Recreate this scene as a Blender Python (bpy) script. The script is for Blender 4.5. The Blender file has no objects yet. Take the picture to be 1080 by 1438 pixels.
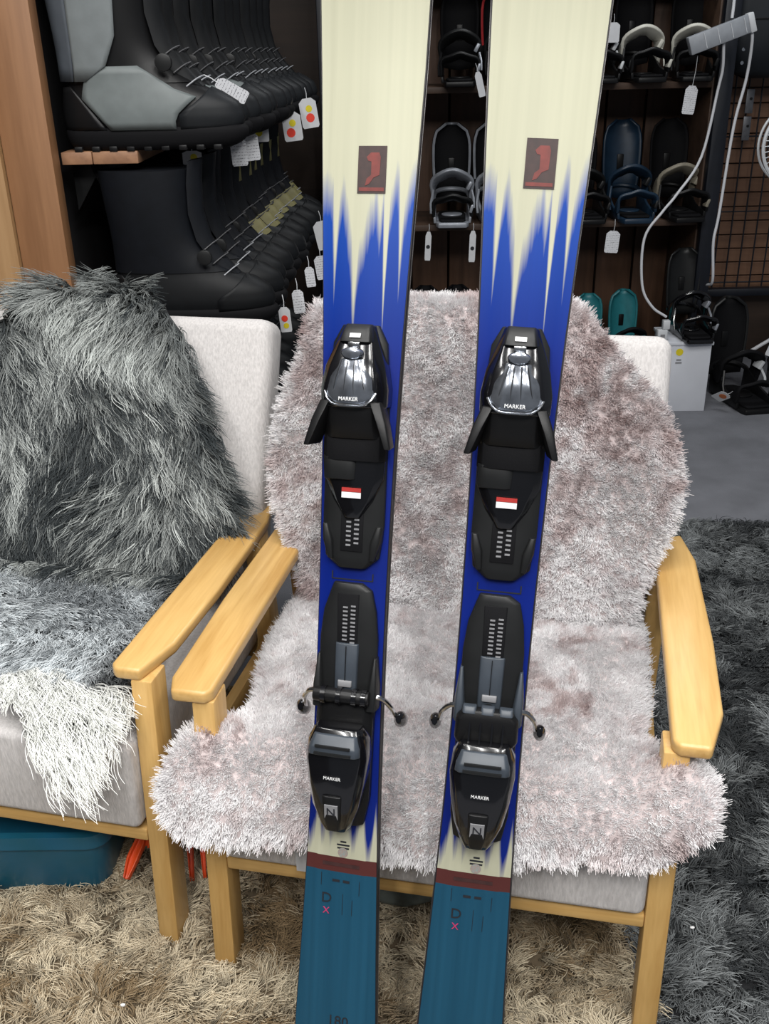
import bpy, bmesh, math
import numpy as np
from mathutils import Matrix, Vector

# ------------------------------------------------------------------ camera, light, exposure
scene = bpy.context.scene
COL = scene.collection
CAM_H = 1.40
cam_data = bpy.data.cameras.new('camera')
cam_data.lens = 1380.0 / 1438.0 * 36.0
cam_data.sensor_width = 36.0
cam_data.clip_start = 0.02
cam = bpy.data.objects.new('camera', cam_data)
COL.objects.link(cam)
_dn = Vector((66.0 / 1380.0, -2930.0 / 1380.0, -1.0)).normalized()      # world "down" seen from the camera
_up = -_dn
_fw = Vector((0, 0, -1)); _fh = (_fw - _up * _fw.dot(_up)).normalized()
_rt = _fh.cross(_up)
CAM_R = Matrix((_rt, _fh, _up))
cam.matrix_world = Matrix.Translation((0, 0, CAM_H)) @ CAM_R.to_4x4()
scene.camera = cam

world = bpy.data.worlds.new('world'); scene.world = world
world.use_nodes = True
world.node_tree.nodes['Background'].inputs[0].default_value = (0.80, 0.88, 1.0, 1)
world.node_tree.nodes['Background'].inputs[1].default_value = 0.09

def area_light(name, loc, size, power, color=(1, 1, 1), rot=(0, 0, 0)):
    d = bpy.data.lights.new(name, 'AREA'); d.shape = 'RECTANGLE'
    d.size, d.size_y = size; d.energy = power; d.color = color
    o = bpy.data.objects.new(name, d); COL.objects.link(o)
    o.location = loc; o.rotation_euler = rot
    return o
for _x in (-1.1, -.35, .4, 1.15):
    for _y in (-1.1, .75):
        area_light('ceiling_lamp', (_x, _y, 3.05), (.12, 1.35), 25 if _y < 0 else 13, (1.0, .985, .96))
area_light('ceiling_lamp', (1.0, 3.5, 3.0), (1.3, .12), 11, (.97, .99, 1.0))

scene.view_settings.view_transform = 'Standard'
scene.view_settings.look = 'None'
scene.view_settings.gamma = 1.0
scene.view_settings.use_curve_mapping = False
scene.view_settings.exposure = 0.75

rng = np.random.default_rng(7)

# ------------------------------------------------------------------ helpers: objects
def tag(o, label=None, cat=None, group=None, kind=None):
    if label: o['label'] = label
    if cat: o['category'] = cat
    if group: o['group'] = group
    if kind: o['kind'] = kind
    return o

def link(name, data, parent=None):
    o = bpy.data.objects.new(name, data); COL.objects.link(o)
    if parent is not None: o.parent = parent
    return o

def thing(name, label, cat, loc=(0, 0, 0), rz=0.0, group=None, matrix=None):
    o = bpy.data.objects.new(name, None); COL.objects.link(o)
    o.empty_display_size = 0.05
    if matrix is not None: o.matrix_world = matrix
    else:
        o.location = loc; o.rotation_euler = (0, 0, rz)
    return tag(o, label, cat, group)

def copy_tree(o, parent=None):
    c = o.copy(); COL.objects.link(c); c.parent = parent
    for ch in list(o.children): copy_tree(ch, c)
    return c

def pts3(a): return np.asarray(a, float).reshape(-1, 3)

class MB:
    """collects geometry for one mesh"""
    def __init__(s): s.v = []; s.f = []
    def add(s, v, f):
        b = len(s.v); s.v += [tuple(map(float, p)) for p in v]; s.f += [tuple(b + i for i in q) for q in f]; return s
    def box(s, c, d, R=None):
        c = np.array(c, float); d = np.array(d, float) / 2
        v = np.array([(x, y, z) for x in (-1, 1) for y in (-1, 1) for z in (-1, 1)]) * d
        if R is not None: v = v @ np.array(R).T
        return s.add(v + c, [(0, 1, 3, 2), (4, 6, 7, 5), (0, 4, 5, 1), (2, 3, 7, 6), (0, 2, 6, 4), (1, 5, 7, 3)])
    def loft(s, rings, caps=True, closed=True):
        rings = [pts3(r) for r in rings]; n = len(rings[0]); v = np.concatenate(rings); f = []
        for i in range(len(rings) - 1):
            for j in range(n if closed else n - 1):
                k = (j + 1) % n
                f.append((i * n + j, i * n + k, (i + 1) * n + k, (i + 1) * n + j))
        if caps and closed:
            f.append(tuple(range(n))[::-1]); f.append(tuple((len(rings) - 1) * n + j for j in range(n)))
        return s.add(v, f)
    def tube(s, path, r, n=8, caps=True):
        p = pts3(path); m = len(p); r = np.broadcast_to(np.asarray(r, float), (m,))
        t = np.gradient(p, axis=0); t /= np.linalg.norm(t, axis=1)[:, None] + 1e-12
        a = np.array([0, 0, 1.0]) if abs(t[0][2]) < .9 else np.array([1.0, 0, 0])
        u = np.cross(t[0], a); u /= np.linalg.norm(u); rings = []
        th = np.linspace(0, 2 * np.pi, n, endpoint=False)
        for i in range(m):
            u = u - t[i] * u.dot(t[i]); u /= np.linalg.norm(u); w = np.cross(t[i], u)
            rings.append(p[i] + r[i] * (np.cos(th)[:, None] * u + np.sin(th)[:, None] * w))
        return s.loft(rings, caps)
    def prism(s, poly, a, b, axis='z'):
        poly = np.asarray(poly, float)
        def up(h):
            o = np.full(len(poly), float(h))
            if axis == 'z': return np.stack([poly[:, 0], poly[:, 1], o], 1)
            if axis == 'y': return np.stack([poly[:, 0], o, poly[:, 1]], 1)
            return np.stack([o, poly[:, 0], poly[:, 1]], 1)
        return s.loft([up(a), up(b)])
    def disc(s, c, r, h, axis='z', n=20):
        th = np.linspace(0, 2 * np.pi, n, endpoint=False)
        poly = np.stack([np.cos(th), np.sin(th)], 1) * r
        m = MB(); m.prism(poly, 0, h, axis)
        return s.add(np.array(m.v) + np.array(c), m.f)
    def build(s, name, mat, parent=None, bevel=0.0, seg=2, smooth=True, angle=40, subsurf=0, solid=0.0, flip=True):
        me = bpy.data.meshes.new(name); me.from_pydata(s.v, [], s.f)
        if flip:
            bm = bmesh.new(); bm.from_mesh(me); bmesh.ops.recalc_face_normals(bm, faces=bm.faces)
            if bevel > 0:
                ed = [e for e in bm.edges if len(e.link_faces) == 2 and e.calc_face_angle(0) > math.radians(28)]
                bmesh.ops.bevel(bm, geom=ed, offset=bevel, segments=seg, affect='EDGES', profile=0.5, clamp_overlap=True)
            bm.to_mesh(me); bm.free()
        me.materials.append(mat)
        if smooth:
            me.shade_smooth(); me.set_sharp_from_angle(angle=math.radians(angle))
        o = link(name, me, parent)
        if solid:
            m = o.modifiers.new('solid', 'SOLIDIFY'); m.thickness = solid; m.offset = -1
        if subsurf:
            m = o.modifiers.new('sub', 'SUBSURF'); m.levels = subsurf; m.render_levels = subsurf
        return o

def catmull(P, n):
    P = np.asarray(P, float); m = len(P)
    Q = np.concatenate([[2 * P[0] - P[1]], P, [2 * P[-1] - P[-2]]])
    out = []
    for i in range(m - 1):
        for t in np.linspace(0, 1, n, endpoint=False):
            p0, p1, p2, p3 = Q[i:i + 4]
            out.append(.5 * (2 * p1 + (p2 - p0) * t + (2 * p0 - 5 * p1 + 4 * p2 - p3) * t * t + (3 * p1 - p0 - 3 * p2 + p3) * t ** 3))
    out.append(P[-1]); return np.array(out)

def text(name, s, size, mat, parent, M, extrude=0.0003):
    c = bpy.data.curves.new(name, 'FONT'); c.body = s; c.size = size; c.extrude = extrude
    c.align_x = 'CENTER'; c.align_y = 'CENTER'; c.resolution_u = 3
    tmp = bpy.data.objects.new(name, c); COL.objects.link(tmp)
    dg = bpy.context.evaluated_depsgraph_get()
    me = bpy.data.meshes.new_from_object(tmp.evaluated_get(dg)); me.name = name
    bpy.data.objects.remove(tmp); bpy.data.curves.remove(c)
    me.materials.clear(); me.materials.append(mat)
    o = link(name, me, parent); o.matrix_local = M
    return o

# ------------------------------------------------------------------ helpers: materials
def nodes_of(m):
    m.use_nodes = True; nt = m.node_tree; return nt, nt.nodes, nt.links
MATS = {}
def mat(name, color, rough=0.5, metal=0.0, var=None, bump=None, coat=0.0, sheen=0.0, scale=(1, 1, 1), color2=None, spec=0.5, trans=0.0, alpha=1.0):
    if name in MATS: return MATS[name]
    m = bpy.data.materials.new(name); nt, N, L = nodes_of(m)
    b = N['Principled BSDF']
    b.inputs['Base Color'].default_value = (*color, 1); b.inputs['Roughness'].default_value = rough
    b.inputs['Metallic'].default_value = metal; b.inputs['Coat Weight'].default_value = coat
    b.inputs['Sheen Weight'].default_value = sheen; b.inputs['Specular IOR Level'].default_value = spec
    b.inputs['Transmission Weight'].default_value = trans; b.inputs['Alpha'].default_value = alpha
    tc = N.new('ShaderNodeTexCoord'); mp = N.new('ShaderNodeMapping'); mp.inputs['Scale'].default_value = scale
    L.new(tc.outputs['Object'], mp.inputs['Vector'])
    if var:
        no = N.new('ShaderNodeTexNoise'); no.inputs['Scale'].default_value = var[0]; no.inputs['Detail'].default_value = 5
        L.new(mp.outputs[0], no.inputs['Vector'])
        rp = N.new('ShaderNodeValToRGB'); c2 = color2 or tuple(c * (1 - var[1]) for c in color)
        rp.color_ramp.elements[0].position = .32; rp.color_ramp.elements[1].position = .68
        rp.color_ramp.elements[0].color = (*c2, 1); rp.color_ramp.elements[1].color = (*color, 1)
        L.new(no.outputs['Fac'], rp.inputs[0]); L.new(rp.outputs[0], b.inputs['Base Color'])
    if bump:
        nb = N.new('ShaderNodeTexNoise'); nb.inputs['Scale'].default_value = bump[0]; nb.inputs['Detail'].default_value = 3
        L.new(mp.outputs[0], nb.inputs['Vector'])
        bp = N.new('ShaderNodeBump'); bp.inputs['Strength'].default_value = bump[1]; bp.inputs['Distance'].default_value = 0.002
        L.new(nb.outputs['Fac'], bp.inputs['Height']); L.new(bp.outputs[0], b.inputs['Normal'])
    MATS[name] = m; return m

def wood(name, c1, c2, axis, rough=0.38, freq=1.0, coat=0.15):
    """straight grain along one object axis"""
    if name in MATS: return MATS[name]
    m = bpy.data.materials.new(name); nt, N, L = nodes_of(m); b = N['Principled BSDF']
    tc = N.new('ShaderNodeTexCoord'); mp = N.new('ShaderNodeMapping')
    sc = [34 * freq] * 3; sc[axis] = 2.2 * freq; mp.inputs['Scale'].default_value = sc
    L.new(tc.outputs['Object'], mp.inputs['Vector'])
    n1 = N.new('ShaderNodeTexNoise'); n1.inputs['Scale'].default_value = 1.0; n1.inputs['Detail'].default_value = 3; n1.inputs['Distortion'].default_value = .6
    n2 = N.new('ShaderNodeTexNoise'); n2.inputs['Scale'].default_value = 7.0; n2.inputs['Detail'].default_value = 4
    L.new(mp.outputs[0], n1.inputs['Vector']); L.new(mp.outputs[0], n2.inputs['Vector'])
    mx = N.new('ShaderNodeMath'); mx.operation = 'MULTIPLY_ADD'; mx.inputs[1].default_value = .35
    L.new(n2.outputs['Fac'], mx.inputs[0]); L.new(n1.outputs['Fac'], mx.inputs[2])
    rp = N.new('ShaderNodeValToRGB'); e = rp.color_ramp.elements
    e[0].position, e[1].position = .45, .85; e[0].color = (*c1, 1); e[1].color = (*c2, 1)
    L.new(mx.outputs[0], rp.inputs[0]); L.new(rp.outputs[0], b.inputs['Base Color'])
    b.inputs['Roughness'].default_value = rough; b.inputs['Coat Weight'].default_value = coat; b.inputs['Coat Roughness'].default_value = .25
    bp = N.new('ShaderNodeBump'); bp.inputs['Strength'].default_value = .12; bp.inputs['Distance'].default_value = .001
    L.new(mx.outputs[0], bp.inputs['Height']); L.new(bp.outputs[0], b.inputs['Normal'])
    MATS[name] = m; return m

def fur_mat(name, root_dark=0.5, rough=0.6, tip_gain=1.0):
    """tint attribute per strand; roots are darker than the tips"""
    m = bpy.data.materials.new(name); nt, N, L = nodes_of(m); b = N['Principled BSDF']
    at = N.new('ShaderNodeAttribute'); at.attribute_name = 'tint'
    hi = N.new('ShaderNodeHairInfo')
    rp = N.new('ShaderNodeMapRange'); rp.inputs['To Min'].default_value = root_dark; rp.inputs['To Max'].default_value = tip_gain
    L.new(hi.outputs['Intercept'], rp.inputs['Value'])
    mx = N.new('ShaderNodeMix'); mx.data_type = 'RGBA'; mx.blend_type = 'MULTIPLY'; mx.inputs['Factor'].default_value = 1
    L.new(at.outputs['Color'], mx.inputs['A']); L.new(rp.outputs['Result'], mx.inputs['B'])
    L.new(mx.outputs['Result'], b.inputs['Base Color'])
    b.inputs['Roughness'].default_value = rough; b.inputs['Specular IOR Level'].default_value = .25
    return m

WOOD_C1, WOOD_C2 = (.50, .285, .085), (.66, .42, .155)
wood_x = wood('oak_grain_x', WOOD_C1, WOOD_C2, 0); wood_y = wood('oak_grain_y', WOOD_C1, WOOD_C2, 1); wood_z = wood('oak_grain_z', WOOD_C1, WOOD_C2, 2)
fabric = mat('linen_fabric', (.62, .595, .585), .9, var=(260, .22), bump=(420, .5), scale=(1, 1, .25))
black_gloss = mat('black_gloss', (.004, .004, .005), .16, coat=.35)
black_satin = mat('black_satin', (.006, .006, .0065), .40, bump=(900, .08), spec=.28)
black_matte = mat('black_matte', (.005, .005, .006), .75, bump=(700, .15), spec=.15)
dark_grey = mat('dark_grey_plastic', (.012, .0125, .013), .42, var=(30, .2), spec=.3)
slate = mat('slate_plastic', (.042, .052, .066), .42, var=(40, .2))
smoke = mat('smoked_chrome', (.33, .355, .40), .16, metal=.85, var=(60, .45))
chrome = mat('chrome', (.62, .63, .65), .18, metal=1.0, var=(40, .1))
white_ink = mat('white_ink', (.75, .75, .75), .5, var=(90, .1))
grey_ink = mat('grey_ink', (.22, .22, .23), .5, var=(90, .1))
red_ink = mat('red_ink', (.42, .03, .025), .45, var=(90, .2))
dark_ink = mat('dark_ink', (.012, .014, .02), .5, var=(90, .2))
pink_ink = mat('pink_ink', (.50, .035, .13), .5, var=(90, .2))
paper = mat('white_paper', (.62, .63, .65), .7, var=(50, .08))
white_plastic = mat('white_plastic', (.60, .62, .64), .4, var=(25, .06))

# ------------------------------------------------------------------ value noise
def vnoise(x, y, seed=0):
    g = np.random.default_rng(seed).random((256, 256))
    xi = np.floor(x).astype(int); yi = np.floor(y).astype(int); fx = x - xi; fy = y - yi
    fx = fx * fx * (3 - 2 * fx); fy = fy * fy * (3 - 2 * fy)
    a = g[xi % 256, yi % 256]; b = g[(xi + 1) % 256, yi % 256]; c = g[xi % 256, (yi + 1) % 256]; d = g[(xi + 1) % 256, (yi + 1) % 256]
    return (a * (1 - fx) + b * fx) * (1 - fy) + (c * (1 - fx) + d * fx) * fy
def fbm(x, y, seed=0, o=3):
    s = 0; a = .5; t = 0
    for k in range(o):
        s = s + a * vnoise(x * 2 ** k, y * 2 ** k, seed + k); t += a; a *= .5
    return s / t

def inside(P, poly):
    x, y = P[:, 0], P[:, 1]; r = np.zeros(len(P), bool); n = len(poly)
    for i in range(n):
        x0, y0 = poly[i]; x1, y1 = poly[(i + 1) % n]
        c = ((y0 > y) != (y1 > y)); r ^= c & (x < (x1 - x0) * (y - y0) / (y1 - y0 + 1e-15) + x0)
    return r
def edge_dist(P, poly):
    """distance to the outline and the outward direction there"""
    best = np.full(len(P), 9.0); dirn = np.zeros((len(P), 2)); n = len(poly)
    for i in range(n):
        a = np.array(poly[i]); d = np.array(poly[(i + 1) % n]) - a; L2 = d @ d + 1e-12
        t = np.clip(((P - a) @ d) / L2, 0, 1); q = a + t[:, None] * d - P; l = np.linalg.norm(q, axis=1)
        m = l < best; best[m] = l[m]; dirn[m] = (q / (l[:, None] + 1e-9))[m]
    return best, dirn

# ------------------------------------------------------------------ hair strands
def hair_object(name, P, radius, tint, material, parent, kind=None):
    """P: (n, k, 3) strand points; radius: (n, k); tint: (n, 3)"""
    n, k, _ = P.shape
    hc = bpy.data.hair_curves.new(name); hc.add_curves([k] * n)
    hc.attributes['position'].data.foreach_set('vector', np.ascontiguousarray(P, np.float32).ravel())
    ra = hc.attributes.get('radius') or hc.attributes.new('radius', 'FLOAT', 'POINT')
    ra.data.foreach_set('value', np.ascontiguousarray(radius, np.float32).ravel())
    ta = hc.attributes.new('tint', 'FLOAT_COLOR', 'CURVE')
    ta.data.foreach_set('color', np.concatenate([tint, np.ones((n, 1))], 1).astype(np.float32).ravel())
    hc.materials.append(material)
    o = link(name, hc, parent)
    if kind: o['kind'] = kind
    return o

class Profile:
    """a strip surface: (x, t) -> chair-local point; t runs along a (y, z) curve"""
    def __init__(s, yz, n=14):
        s.p = catmull(yz, n); d = np.linalg.norm(np.diff(s.p, axis=0), axis=1); s.t = np.concatenate([[0], np.cumsum(d)]); s.T = s.t[-1]
    def yz(s, t):
        t = np.asarray(t, float); y = np.interp(t, s.t, s.p[:, 0]); z = np.interp(t, s.t, s.p[:, 1])
        return y, z
    def tan(s, t):
        y0, z0 = s.yz(np.clip(t - .01, 0, s.T)); y1, z1 = s.yz(np.clip(t + .01, 0, s.T))
        d = np.stack([y1 - y0, z1 - z0], -1); return d / (np.linalg.norm(d, axis=-1, keepdims=True) + 1e-9)
    def of(s, y, z):
        i = np.argmin((s.p[:, 0] - y) ** 2 + (s.p[:, 1] - z) ** 2); return s.t[i]

def strip_mesh(name, prof, poly, lift, step, material, parent, sign, thick=.008):
    xs = np.arange(poly[:, 0].min() - step, poly[:, 0].max() + step, step); ts = np.arange(poly[:, 1].min() - step, poly[:, 1].max() + step, step)
    X, T = np.meshgrid(xs, ts, indexing='ij'); P = np.stack([X.ravel(), T.ravel()], 1)
    # pull outside vertices of boundary cells onto the outline
    ins = inside(P, poly); d, dr = edge_dist(P, poly)
    near = ~ins & (d < step * 1.5); P[near] += dr[near] * d[near][:, None]
    ok = ins | near; nx, nt = X.shape; idx = np.arange(nx * nt).reshape(nx, nt)
    q = np.stack([idx[:-1, :-1], idx[1:, :-1], idx[1:, 1:], idx[:-1, 1:]], -1).reshape(-1, 4)
    q = q[ok[q].all(1) & ins[q].any(1)]
    V, Nn = surf(prof, P[:, 0], P[:, 1], sign); V = V + Nn * lift(P[:, 0], P[:, 1])[:, None]
    used = np.unique(q); re = -np.ones(len(V), int); re[used] = np.arange(len(used))
    m = MB(); m.v = [tuple(v) for v in V[used]]; m.f = [tuple(re[i] for i in f) for f in q]
    o = m.build(name, material, parent, flip=False, smooth=True, angle=180)
    bm = bmesh.new(); bm.from_mesh(o.data); bmesh.ops.remove_doubles(bm, verts=bm.verts, dist=1e-5); bmesh.ops.recalc_face_normals(bm, faces=bm.faces); bm.to_mesh(o.data); bm.free()
    md = o.modifiers.new('solid', 'SOLIDIFY'); md.thickness = thick; md.offset = 0
    return o

def surf(prof, x, t, sign):
    y, z = prof.yz(t); tg = prof.tan(t)
    N = np.stack([np.zeros_like(x), -tg[:, 1] * sign, tg[:, 0] * sign], 1)
    return np.stack([x, y, z], 1), N

def grow(roots, normals, dirs, length, k, kids, spread, conv, lift0, lift1, curl, wig, seed, tang1, tang2):
    """guides with children.  dirs: combing direction per guide (unit, tangent)"""
    r = np.random.default_rng(seed); n = len(roots); s = np.linspace(0, 1, k)
    lift = lift0 + (lift1 - lift0) * s                                           # share of the normal in the growing direction
    ph = r.random((n, 2)) * 6.28; fr = .6 + r.random((n, 1)) * .8
    step = length[:, None] / (k - 1)
    P = np.zeros((n, k, 3)); P[:, 0] = roots
    for i in range(1, k):
        w1 = np.sin(ph[:, :1] + s[i] * 6.28 * curl * fr) * wig; w2 = np.cos(ph[:, 1:] + s[i] * 6.28 * curl * fr) * wig
        d = normals * lift[i] + dirs * (1 - abs(lift[i]) * .6) + tang1 * w1 + tang2 * w2 * .5
        d /= np.linalg.norm(d, axis=1)[:, None] + 1e-9
        P[:, i] = P[:, i - 1] + d * step
    off = r.normal(size=(n, kids, 2)) * spread; off[:, 0] *= .2
    o3 = off[..., :1] * tang1[:, None, :] + off[..., 1:] * tang2[:, None, :]
    shrink = 1 - conv * s ** .8
    C = P[:, None] + o3[:, :, None, :] * shrink[None, None, :, None]
    jit = r.normal(size=(n, kids, 1, 3)) * (s[None, None, :, None] ** 1.5) * length[:, None, None, None] * .07
    ln = (.72 + .4 * r.random((n, kids, 1, 1)))
    C = C[:, :, :1] + (C + jit - C[:, :, :1]) * ln
    return C.reshape(n * kids, k, 3)

# ================================================================== THE SETTING
floor_mat = mat('grey_carpet', (.17, .175, .195), .95, var=(7, .25), bump=(300, .6))
m = MB(); m.box((0.3, 2.2, -.03), (6.4, 5.6, .06)); tag(m.build('floor', floor_mat, smooth=False), kind='structure')
back_wall_mat = wood('wall_brown', (.020, .011, .007), (.036, .020, .012), 0, .6, .5, 0)
wall = MB().box((.3, 4.74, 1.4), (6.4, .10, 2.8)).build('wall_back', back_wall_mat, smooth=False); tag(wall, kind='structure')
m = MB().box((-1.25, 1.9, 1.4), (.10, 5.6, 2.8)); tag(m.build('wall_left', mat('dark_wall', (.012, .012, .014), .8, var=(4, .3)), smooth=False), kind='structure')
# horizontal boards on the wall behind the wire grid
plank_mat = wood('plank_brown', (.13, .062, .034), (.20, .105, .06), 0, .55, .6, 0)
pl = MB().box((0, 0, 0), (.95, .018, .058)); plank0 = None
for i in range(22):
    if plank0 is None:
        plank0 = pl.build('plank', plank_mat, wall, bevel=.002, seg=1); o = plank0
    else:
        o = link('plank', plank0.data, wall)
    o.location = (1.90, 4.682, .365 + .063 * i)

# ================================================================== RUGS
def rug(name, label, x0, x1, y0, y1, base_mat, fmat, dens, kids, length, tintf, seed, rad, spread):
    t = thing(name, label, 'rug', ((x0 + x1) / 2, (y0 + y1) / 2, 0))
    cx, cy = (x0 + x1) / 2, (y0 + y1) / 2
    MB().box((0, 0, .006), (x1 - x0 - .02, y1 - y0 - .02, .012)).build('backing', base_mat, t, bevel=.003, seg=1)
    r = np.random.default_rng(seed); n = int((x1 - x0) * (y1 - y0) * dens)
    R = np.stack([r.uniform(x0 - cx, x1 - cx, n), r.uniform(y0 - cy, y1 - cy, n), np.full(n, .010)], 1)
    wx, wy = R[:, 0] + cx, R[:, 1] + cy
    ang = fbm(wx * 7, wy * 7, seed, 3) * 14 + r.normal(size=n) * .7
    d = np.stack([np.cos(ang), np.sin(ang), np.zeros(n)], 1); Nn = np.tile([0, 0, 1.], (n, 1))
    L = length * (.75 + .5 * r.random(n))
    P = grow(R, Nn, d, L, 5, kids, spread, -.2, 1.2, .1, .7, .5, seed, np.tile([1., 0, 0], (n, 1)), np.tile([0, 1., 0], (n, 1)))
    P[..., 2] = np.maximum(P[..., 2], .006)
    tint = np.repeat(tintf(wx, wy, r, n), kids, 0) * (.82 + .36 * r.random((n * kids, 1)))
    s = np.linspace(0, 1, 5); rr = rad * (1 - .55 * s ** 2)
    hair_object('pile', P, np.tile(rr, (n * kids, 1)), tint, fmat, t, 'stuff')
    return t
def tint_beige(x, y, r, n):
    a = fbm(x * 9, y * 9, 31); k = np.clip((a - .30) * 2.4 + r.normal(size=n) * .22, 0, 1)[:, None]
    c = np.array([.27, .19, .105]) * (1 - k) + np.array([.78, .68, .50]) * k
    dark = (r.random(n) < .12)[:, None]; return np.where(dark, c * .55, c)
def tint_dark(x, y, r, n):
    a = fbm(x * 8, y * 8, 57); k = np.clip((a - .33) * 2.2 + r.normal(size=n) * .25, 0, 1)[:, None]
    return np.array([.036, .040, .043]) * (1 - k) + np.array([.31, .33, .335]) * k
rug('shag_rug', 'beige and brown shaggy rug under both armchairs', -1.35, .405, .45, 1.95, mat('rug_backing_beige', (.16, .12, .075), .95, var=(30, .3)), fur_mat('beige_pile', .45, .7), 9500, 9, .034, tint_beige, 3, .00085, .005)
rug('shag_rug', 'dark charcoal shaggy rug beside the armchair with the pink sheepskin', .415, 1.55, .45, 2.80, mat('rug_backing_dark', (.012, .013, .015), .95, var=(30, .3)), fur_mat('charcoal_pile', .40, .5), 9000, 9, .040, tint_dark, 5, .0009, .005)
for (x, y) in ((-.43, 1.075), (.505, 1.20)):
    m = MB(); m.loft([[(.004 * c * math.cos(a), .0025 * c * math.sin(a), .043 + h) for a in np.linspace(0, 6.28, 9)[:-1]] for c, h in ((.3, 0), (1, .001), (1, .003), (.3, .004))])
    o = m.build('lint_speck', mat('lint_white', (.8, .8, .8), .8, var=(90, .1))); o.location = (x, y, 0)
    tag(o, 'tiny white lint speck lying on the beige rug' if x < 0 else 'tiny white lint speck lying on the charcoal rug', 'lint')

# ================================================================== ARMCHAIRS
# chair frame: origin under the front leg corner, X along the front, Y to the back, Z up
M_MAIN = Matrix.Translation((-.3016, 1.1701, 0)) @ Matrix.Rotation(-math.radians(12.1), 4, 'Z')
_c, _s = math.cos(math.radians(13.5)), math.sin(math.radians(13.5))
M_SIDE = Matrix.Translation((-.4063 - .68 * _c, 1.2267 + .68 * _s, 0)) @ Matrix.Rotation(-math.radians(13.5), 4, 'Z')
CW = .716

def rounded_block(x0, x1, y0, y1, z0, z1, r, seg=4):
    m = MB(); m.box(((x0 + x1) / 2, (y0 + y1) / 2, (z0 + z1) / 2), (x1 - x0, y1 - y0, z1 - z0)); return m, r, seg

def make_chair(label, M, inset=0.0, setback=0.0):
    t = thing('armchair', label, 'armchair', matrix=M)
    for side in (0, 1):
        x0 = 0 if side == 0 else CW - .036
        # front leg: raked a little, foot forward
        m = MB(); m.loft([[(x0, 0 + dy, z), (x0 + .036, dy, z), (x0 + .036, dy + .052, z), (x0, dy + .052, z)] for z, dy in ((0, 0), (.27, .018), (.53, .036))])
        m.build('leg', wood_z, t, bevel=.004)
        # rear leg reaching the arm
        m = MB(); m.loft([[(x0, y, z), (x0 + .036, y, z), (x0 + .036, y + .05, z), (x0, y + .05, z)] for z, y in ((0, .62), (.25, .565), (.53, .53))])
        m.build('leg', wood_z, t, bevel=.004)
        # arm: plank with a pointed rear end and clipped front corners
        out = -1 if side == 0 else 1
        xi = .034 if side == 0 else .690 - inset; xo = xi + out * .074
        clip = .012 if side == 0 else .022
        poly = [(xi, .042 + setback), (xi + out * .010, .030 + setback), (xo - out * clip, .030 + setback), (xo, (.065 if side == 0 else .115) + setback), (xo + out * .004, .30), (xo - out * .002, .575), (xo - out * .022, .675), (xi + out * .030, .665), (xi, .600)]
        m = MB(); m.prism(poly, .528, .550); m.build('armrest', wood_y, t, bevel=.006, seg=3)
        m = MB(); m.box((x0 + .018, .31, .245), (.022, .54, .05)); m.build('side_rail', wood_y, t, bevel=.003)
    MB().box((CW / 2, .029, .2350), (CW - .072, .026, .024)).build('front_rail', wood_x, t, bevel=.003)
    MB().box((CW / 2, .585, .245), (CW - .072, .024, .05)).build('back_rail', wood_x, t, bevel=.003)
    m = MB(); m.box((CW / 2, .288, .3400), (CW - .076, .574, .166)); m.build('seat_cushion', fabric, t, bevel=.014, seg=4, angle=70)
    # reclined back cushion
    rec = math.atan2(.20, .51); R = np.array(Matrix.Rotation(-rec, 3, 'X'))
    m = MB(); m.box((CW / 2 - .002, .675, .63), (CW - .036, .095, .585), R); m.build('back_cushion', fabric, t, bevel=.028, seg=4, angle=70)
    for x in (.12, CW - .12):
        m = MB(); m.box((x, .738, .55), (.04, .022, .58), R); m.build('back_slat', wood_z, t, bevel=.003)
    # sewn care label on the cushion front
    m = MB(); m.box((.195, .0005, .283), (.075, .0015, .052)); o = m.build('care_label', paper, t)
    for i, (dx, w, h) in enumerate([(-.018 + .0052 * j, .0022, .012 + .006 * ((j * 5) % 3)) for j in range(9)]):
        MB().box((.195 + dx, -.0008, .291), (w, .0008, h)).build('print_mark', grey_ink, o)
    return t
chair = make_chair('oak armchair with pale linen cushions under a pink sheepskin, behind the skis', M_MAIN)
chair2 = make_chair('oak armchair with pale linen cushions under a long-haired grey fur', M_SIDE, .044, .006)
m = MB(); th = np.linspace(0, 2 * math.pi, 16, endpoint=False)
m.loft([[(.672 + dx, .605 + .018 * c * math.cos(a), .505 + .05 * c * math.sin(a)) for a in th] for dx, c in ((0, .5), (.005, .9), (.014, 1), (.02, .8))])
m.build('side_pad', dark_grey, chair)

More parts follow.
